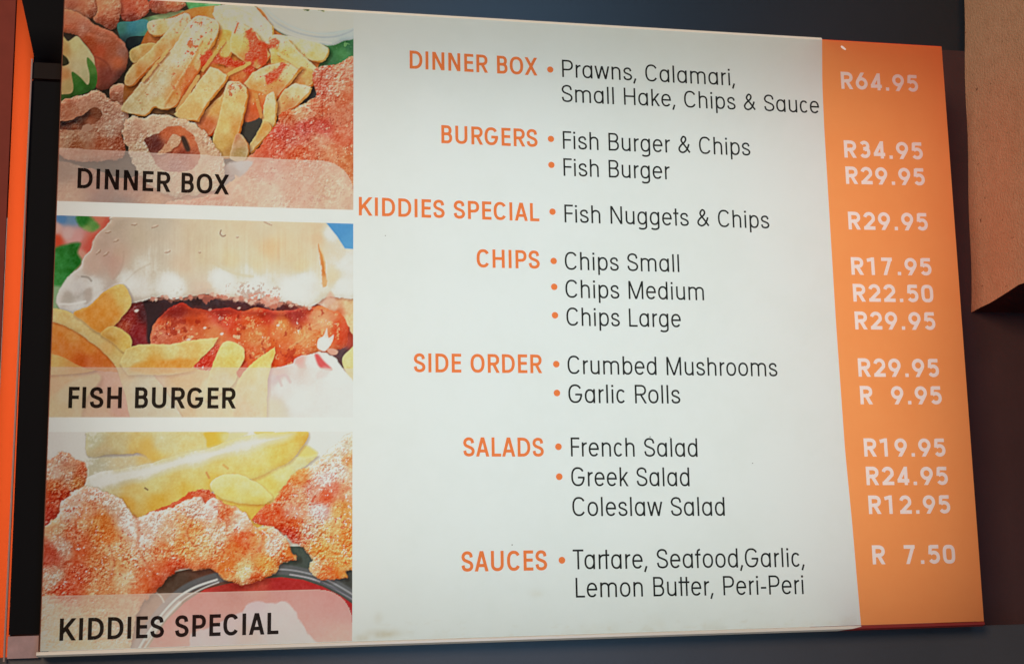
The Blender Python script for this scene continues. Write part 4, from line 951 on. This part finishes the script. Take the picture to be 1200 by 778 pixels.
strip = [(wave(v), v) for v in np.linspace(0, 804, 60)]
flat('face_panel', ([(0, 0), (600, 0)] + strip + [(600, 804), (0, 804)], [list(range(64))]), 0, M['face'], board)
strip_poly = [(1200, 0), (1200, 804)] + strip[::-1]
price_rows = [('R64.95', 1042, 733.6, 1159, 734.6, 25), ('R34.95', 1040.4, 633.8, 1159, 635.4, 25), ('R29.95', 1040.4, 596.2, 1159.2, 597.8, 25), ('R29.95', 1040.2, 531.5, 1159, 533, 25.2),
              ('R17.95', 1040.4, 468, 1159.8, 469.4, 24.6), ('R22.50', 1040.8, 430.7, 1159.8, 431.6, 24.6), ('R29.95', 1041, 392.3, 1159.9, 393, 24.8), ('R29.95', 1041.6, 327.6, 1160.4, 327.7, 25.2),
              ('R  9.95', 1042.1, 290.2, 1161.6, 290.3, 24.9), ('R19.95', 1043, 220, 1161.7, 219.3, 24.5), ('R24.95', 1043.7, 182, 1162.3, 181.1, 24.6), ('R12.95', 1044.6, 143.8, 1162.8, 143, 24.5), ('R  7.50', 1045.6, 77.9, 1165, 76.6, 24.9)]
PW = .195
groups = [[strip_poly]] + [text_polys(t, PW, a, b, c, d, cap, True) for t, a, b, c, d, cap in price_rows]
res = merge(groups)
o = flat('price_column', res[0], 0, M['orange_film'], board)
prices = [o]
for row, vf in zip(price_rows, res[1:]):
    o2 = flat('price', vf, 0, M['price_film'], board)
    tag(o2, 'pale price reading ' + ' '.join(row[0].split()))

headings = [('DINNER BOX', 434.6, 730.4, 606, 729.6, 24.8), ('BURGERS', 475.6, 630.7, 604.2, 630.5, 24.5), ('KIDDIES SPECIAL', 368.2, 530.6, 604.3, 529.7, 24.3), ('CHIPS', 520, 466.2, 603.5, 466.2, 24.3),
            ('SIDE ORDER', 437.3, 329.3, 603.6, 329.2, 24.2), ('SALADS', 499.2, 222.9, 603.4, 222.1, 24.2), ('SAUCES', 495.2, 80.3, 604.5, 79.7, 25)]
for t, a, b, c, d, cap in headings:
    tag(flat('heading', merge([text_polys(t, .158, a, b, c, d, cap)])[0], YT, M['heading_film'], board), 'orange heading reading ' + t)
items = [('Prawns, Calamari,', 640, 729.4, 884.3, 729.5, 24.4), ('Small Hake, Chips & Sauce', 638.3, 694.6, 1006.3, 695.4, 24.1), ('Fish Burger & Chips', 638.6, 629.6, 901.9, 630.6, 24.6), ('Fish Burger', 638.5, 592.6, 786.3, 592.9, 24.2),
         ('Fish Nuggets & Chips', 638.3, 529.4, 924.2, 529.1, 24.2), ('Chips Small', 637.1, 465.7, 793.7, 466, 24.2), ('Chips Medium', 637, 428.5, 826.6, 428.4, 24.2), ('Chips Large', 637.4, 391.6, 793, 391.4, 24.2),
         ('Crumbed Mushrooms', 637.3, 328.4, 925, 327, 24.2), ('Garlic Rolls', 637.4, 290.8, 788.1, 290.4, 24.3), ('French Salad', 638.9, 222.2, 808.7, 220.7, 24.3), ('Greek Salad', 638.4, 184.4, 796.2, 182.8, 24.3),
         ('Coleslaw Salad', 638.9, 146.6, 842.6, 144.2, 24.3), ('Tartare, Seafood,Garlic,', 637.8, 80.1, 949.1, 76.7, 24.7), ('Lemon Butter, Peri-Peri', 640.6, 45.1, 945.9, 41.9, 24.5)]
for t, a, b, c, d, cap in items:
    tag(flat('menu_item', merge([text_polys(t, .097, a, b, c, d, cap)])[0], YT, M['black_film'], board), 'black line reading ' + t)
for u, v in ((623.7, 739), (622.4, 642.6), (622.2, 606.9), (622.2, 543.3), (622.2, 477.1), (622.1, 442.7), (622.2, 405.1), (622.4, 341.1), (622.4, 303.7), (622.7, 234.7), (622.8, 196.6), (623.7, 91.8)):
    pts = [(u + 4.3 * math.cos(a), v + 4.3 * math.sin(a)) for a in np.linspace(0, 2 * math.pi, 29)[:-1]]
    flat('bullet', (pts, [list(range(len(pts)))]), YT, M['heading_film'], board)


# the three food photographs --------------------------------------------------
HX = np.array([[1.06639872, 0.0442669695, 47.0], [0.0617371939, -0.954397347, 763.0], [0.000125526498, 0.000104311832, 1.0]])


def print_px(u, v):
    """board millimetres -> pixel coordinates in which the photographs were painted"""
    q = HX @ np.stack([u, v, np.ones_like(u)])
    return q[0] / q[2], q[1] / q[2]


def lit(U, V):
    """brightness of the bare white face over its lamps, so that the ink can be mixed for it"""
    out = np.zeros(U.shape); d = D - .012
    for cx, cz, w_, h_, p_ in LAMPS:
        nx = 48 if w_ > .5 else 2; a = (np.arange(nx) + .5) / nx - .5; b = (np.arange(20) + .5) / 20 - .5
        for x in cx + a * w_:
            for z in cz + b * h_:
                out += p_ * d * d / ((U / 1000 - x) ** 2 + (V / 1000 - z) ** 2 + d * d) ** 2 / (nx * 20)
    return out / math.pi / (LAMPS[0][4] / (LAMPS[0][2] * LAMPS[0][3]))


def photo(name, label, painter, u0, u1, v0, v1, band_top, corner, caption, cap_label):
    nu = int((u1 - u0) / 1.0) + 1; nv = int((v1 - v0) / .98) + 1
    U, V = np.meshgrid(np.linspace(u0, u1, nu), np.linspace(v1, v0, nv))
    X, Y = print_px(U.ravel(), V.ravel())
    X = X.reshape(U.shape); Y = Y.reshape(U.shape)
    c = np.clip(painter(X, Y), 4, 252)
    g = c + fbm(X, Y, 2.6, 25, 2)[..., None] * 5
    for ax in (0, 1):                                    # the print is sharpened, as menu photos are
        p_ = np.pad(g, [(2, 2) if k_ == ax else (0, 0) for k_ in range(3)], 'edge')
        sl = lambda o: tuple(slice(o, o + g.shape[ax]) if k_ == ax else slice(None) for k_ in range(3))
        g = .1 * p_[sl(0)] + .24 * p_[sl(1)] + .32 * p_[sl(2)] + .24 * p_[sl(3)] + .1 * p_[sl(4)]
    c = np.clip(c + fbm(X, Y, 2.6, 25, 2)[..., None] * 5 + 1.0 * (c - g), 3, 253)
    w_ = np.zeros(c.shape[:2] + (1,))
    if name != 'dinner':                                 # paper white prints as bare film
        w_ = np.clip((c.min(-1) - 190) / 38, 0, .9)[..., None]; c = c * (1 - w_) + 253 * w_
    lum = c @ np.array([.3, .55, .15])
    sat = dict(dinner=.96, burger=1.06, kiddies=1.10)[name]
    c = lum[..., None] + (c - lum[..., None]) * sat
    c = c * np.array(dict(dinner=(.98, .945, .895), burger=(1.03, 1.01, .985), kiddies=(1.03, 1.0, .955))[name])
    # pale band that carries the caption, with its upper right corner rounded
    top = band_top[0] + (band_top[1] - band_top[0]) * U / 361.0
    R_ = corner
    inside = V < top
    if R_:
        cu, cv = u1 - R_, top - R_
        inside &= ~((U > cu) & (V > cv) & ((U - cu) ** 2 + (V - cv) ** 2 > R_ ** 2))
    mixed = c * .40 + np.array([222, 208, 194.]) * .60 if name != 'burger' else c * .45 + np.array([226, 214, 200.]) * .55
    mixed = mixed * (1 - w_) + c * w_
    edge = inside & (~np.roll(inside, 1, 0) | ~np.roll(inside, -1, 1) & (U < u1 - 2))
    cc = np.where(inside[..., None], mixed, c)
    cc = np.where(edge[..., None], cc * .6 + np.array([228, 206, 184.]) * .4, cc)
    grain = fbm(X, Y, 1.6, 5, 2)[..., None] * 3 + fbm(X, Y, 28, 15, 2)[..., None] * 4
    wl = lit(U[::6, ::6], V[::6, ::6])
    wl = np.array([np.interp(U[0], U[0, ::6], r_) for r_ in wl]); wl = np.array([np.interp(-V[:, 0], -V[::6, 0], k_) for k_ in wl.T]).T
    face_lin = (wl * .86 + .075)[..., None] * np.array([.785, .87, .80])
    T = np.clip(lin(np.clip(cc + grain, 3, 254)) / face_lin, .004, 9)
    T = np.where(T < .72, T, .72 + .28 * (1 - np.exp(-(T - .72) / .28)))        # bare film is the brightest a print can get
    T = T * (1 - w_) + w_ * np.maximum(T, .985)
    verts = np.stack([U / 1000, np.full(U.shape, YF), V / 1000], -1).reshape(-1, 3)
    idx = np.arange(nu * nv).reshape(nv, nu)
    quads = np.stack([idx[1:, :-1], idx[1:, 1:], idx[:-1, 1:], idx[:-1, :-1]], -1)
    inq = inside[:-1, :-1]
    objs = []
    for nm, sel, par in (('food_photo', ~inq, board), ('caption_band', inq, None)):
        q = quads[sel]
        used = np.unique(q); remap = np.zeros(nu * nv, int); remap[used] = np.arange(len(used))
        q = remap[q]
        me = bpy.data.meshes.new(nm)
        me.vertices.add(len(used)); me.vertices.foreach_set('co', verts[used].ravel().astype('f'))
        me.loops.add(q.size); me.loops.foreach_set('vertex_index', q.ravel().astype('i'))
        me.polygons.add(len(q)); me.polygons.foreach_set('loop_start', (np.arange(len(q)) * 4).astype('i'))
        me.update(calc_edges=True); me.validate()
        at = me.color_attributes.new('ink', 'FLOAT_COLOR', 'POINT')
        at.data.foreach_set('color', np.concatenate([T.reshape(-1, 3)[used], np.ones((len(used), 1))], 1).ravel().astype('f'))
        o = link(nm, me, M['photo_film'], par or objs[0])
        objs.append(o)
    tag(objs[0], label); tag(objs[1], cap_label)
    t, a, b, c_, d, cap = caption
    o = flat('caption', merge([text_polys(t, .168, a, b, c_, d, cap)])[0], YT, M['caption_film'], objs[0])
    tag(o, 'dark caption reading ' + t)


photo('dinner', 'photo of chips with prawns, calamari rings and crumbed fish', paint_dinner, 0, 361.2, 537.6, 804, (604.8, 600.2), 40, ('DINNER BOX', 23, 554.4, 205.7, 552.2, 25.9), 'pale band under the dinner photo')
photo('burger', 'photo of a fish burger in a white bun with chips', paint_burger, 0, 361.2, 272.3, 519.5, (332.8, 333.5), 0, ('FISH BURGER', 21.6, 283.1, 218.1, 283, 25.7), 'pale band across the burger photo')
photo('kiddies', 'photo of fried nuggets with chips and red sauce', paint_kiddies, 0, 360.4, .6, 254.6, (62.4, 62.4), 40, ('KIDDIES SPECIAL', 20.9, 11.5, 272.2, 11.6, 25.4), 'pale pink band under the nugget photo')

# grime that has settled along the bottom edge of the white face
gu, gv = np.meshgrid(np.linspace(361.6, 1018, 330), np.linspace(.5, 60, 34))
gm = np.clip(fbm(gu, gv, 34, 61, 4) * .9 + .25 - gv / 36, 0, 1) * .22 + np.clip(fbm(gu, gv * 2, 9, 63, 3) - .15 - gv / 60, 0, 1) * .35
for (cu, cv, ru, rv, s_) in ((398, 8, 20, 5, .5), (392, 26, 5, 7, .22), (590, 52, 9, 5, .16), (372, 4, 9, 4, .4)):
    gm = np.maximum(gm, s_ * np.exp(-((gu - cu) / ru) ** 2 - ((gv - cv) / rv) ** 2) * (1 + .6 * fbm(gu, gv, 7, 67, 3)))
gT = 1 - np.clip(gm, 0, 1)[..., None] * (1 - np.array([.72, .60, .40]))
gme = bpy.data.meshes.new('grime'); n_, m_ = gu.shape; gi = np.arange(n_ * m_).reshape(n_, m_)
gme.from_pydata(np.stack([gu / 1000, np.full(gu.shape, -.0003), gv / 1000], -1).reshape(-1, 3).tolist(), [], np.stack([gi[:-1, :-1], gi[:-1, 1:], gi[1:, 1:], gi[1:, :-1]], -1).reshape(-1, 4).tolist())
ga = gme.color_attributes.new('ink', 'FLOAT_COLOR', 'POINT')
ga.data.foreach_set('color', np.concatenate([gT.reshape(-1, 3), np.ones((gu.size, 1))], 1).ravel().astype('f'))
link('grime', gme, M['photo_film'], board)
for u, v, r_ in ((745, 247, .9), (772, 246.5, .6), (560, 112, .8), (884, 212, .7), (402, 505, .6)):
    pts = [(u + r_ * math.cos(a), v + r_ * .8 * math.sin(a)) for a in np.linspace(0, 2 * math.pi, 9)[:-1]]
    flat('speck', (pts, [list(range(8))]), YT, M['caption_film'], board)

# a chip in the orange film near the top and a few specks of dirt on the face
pts = [(1044, 795.5), (1046, 797), (1049, 795), (1052, 792), (1051, 790.2), (1048, 791.5), (1045, 793.6)]
flat('paint_chip', (pts, [list(range(len(pts)))]), YT - .0001, principled('white_chip', (.75, .68, .6), .6, .2), board)

# ------------------------------------------------------------------ neighbouring orange light box on the left
nb = empty('orange_sign_box', (-.06, 0, 0), 'glowing orange edge of another sign box, left of the menu board', 'sign box')
NX, NY0, NY1, NZ0, NZ1 = -.058, .006, .14, -.20, .7755
mesh('glowing_side', [(NX, NY1, NZ0), (NX, NY0, NZ0), (NX, NY0, NZ1 + .045), (NX, NY1, NZ1)], [(0, 1, 2, 3)], M['glow'], nb).location = (.06, 0, 0)
v = [(-.62, NY0 - .002, NZ0), (NX - .001, NY0 - .002, NZ0), (NX - .001, NY0 - .002, NZ1 + .045), (-.62, NY0 - .002, NZ1 + .045),
     (-.62, NY0 + .002, NZ0), (NX - .001, NY0 + .002, NZ0), (NX - .001, NY0 + .002, NZ1 + .045), (-.62, NY0 + .002, NZ1 + .045)]
mesh('front_panel', v, [(0, 1, 2, 3), (7, 6, 5, 4), (0, 4, 5, 1), (1, 5, 6, 2), (2, 6, 7, 3), (3, 7, 4, 0)], M['dull_orange'], nb).location = (.06, 0, 0)
mesh('box_top', [(-.62, NY1, NZ1), (NX, NY1, NZ1), (NX, NY0, NZ1 + .045), (-.62, NY0, NZ1 + .045)], [(0, 1, 2, 3)], M['black'], nb).location = (.06, 0, 0)
mesh('box_back', [(-.62, NY1 + .004, NZ0), (NX, NY1 + .004, NZ0), (NX, NY1 + .004, NZ1), (-.62, NY1 + .004, NZ1)], [(0, 1, 2, 3)], M['inside'], nb).location = (.06, 0, 0)
nl = area_lamp('sign_tube', (-.22, .075, .30), (1, .075, .20), .10, 1.04, 1.0, (1.0, .95, .88)); nl.parent = nb; nl.location = (-.16, .075, .30)

# ------------------------------------------------------------------ black infill panel between the two boxes
pan = empty('infill_panel', (-.03, .02, 0), 'narrow black panel with a thin metal edge, between the orange box and the menu board', 'panel')
k = (.03, -.02, 0)
PY = .030


def P_(name, pts, y, mat, th=.004):
    v = [(x, y, z) for x, z in pts] + [(x, y + th, z) for x, z in pts]; n = len(pts)
    f = [tuple(range(n)), tuple(range(2 * n - 1, n - 1, -1))] + [(i, i + n, (i + 1) % n + n, (i + 1) % n) for i in range(n)]
    o = mesh(name, v, f, mat, pan); o.location = k
    return o


P_('panel_sheet', [(-.0405, .018), (-.006, .018), (-.006, .70), (-.0405, .70)], PY, M['black'])
P_('panel_sheet', [(-.4, .55), (-.02, .55), (-.02, 1.5), (-.4, 1.5)], D + .004, M['black'])  # added black sheet that darkens the back wall above the panel
P_('top_rail', [(-.0405, .703), (-.006, .703), (-.006, .724), (-.0405, .724)], PY - .002, M['rail'])
P_('plinth', [(-.0405, -.009), (-.006, -.009), (-.006, .0165), (-.0405, .0165)], PY - .004, M['mauve'])
P_('metal_edge', [(-.0447, -.012), (-.0427, -.012), (-.0395, .727), (-.0412, .727)], PY - .006, M['alu'])

# ------------------------------------------------------------------ rough plastered wall end on the right
bm = bmesh.new()
A = Vector((1.2998, D + .003, .4440)); A2 = Vector((1.347, D + .003, 1.25))       # far edge
Bn = Vector((1.2998, -.9, .5740)); Bn2 = Vector((1.347, -.9, 1.38))
W_ = 1.2
rows = 26; cols = 40
grid = []
for i in range(rows + 1):
    row = []
    for j in range(cols + 1):
        a = A.lerp(A2, i / rows); b = Bn.lerp(Bn2, i / rows); p = a.lerp(b, j / cols)
        w_ = math.sin(p.y * 23 + p.z * 9) * .0012 + math.sin(p.z * 31 - p.y * 11) * .0010
        row.append(bm.verts.new((p.x + w_, p.y, p.z + (math.sin(p.y * 61) * .0012 + math.sin(p.y * 137) * .0007 if i == 0 else 0))))
    grid.append(row)
for i in range(rows):
    for j in range(cols):
        bm.faces.new((grid[i][j], grid[i][j + 1], grid[i + 1][j + 1], grid[i + 1][j]))
rim_low = [p.co.copy() for p in grid[0]]
pw = bm_obj('plaster_wall', bm, M['plaster'])
for p in pw.data.polygons: p.use_smooth = True
pw.location = (0, 0, 0)
tag(pw, 'sandy brown rough plaster wall end hanging beside the orange price column', 'wall')
uv = [(p.x, p.y, p.z) for p in rim_low] + [(p.x + W_, p.y, p.z + .002) for p in rim_low]; n_ = len(rim_low)
mesh('underside', uv, [(j, j + 1, n_ + j + 1, n_ + j) for j in range(n_ - 1)], M['brown_wall'], pw)
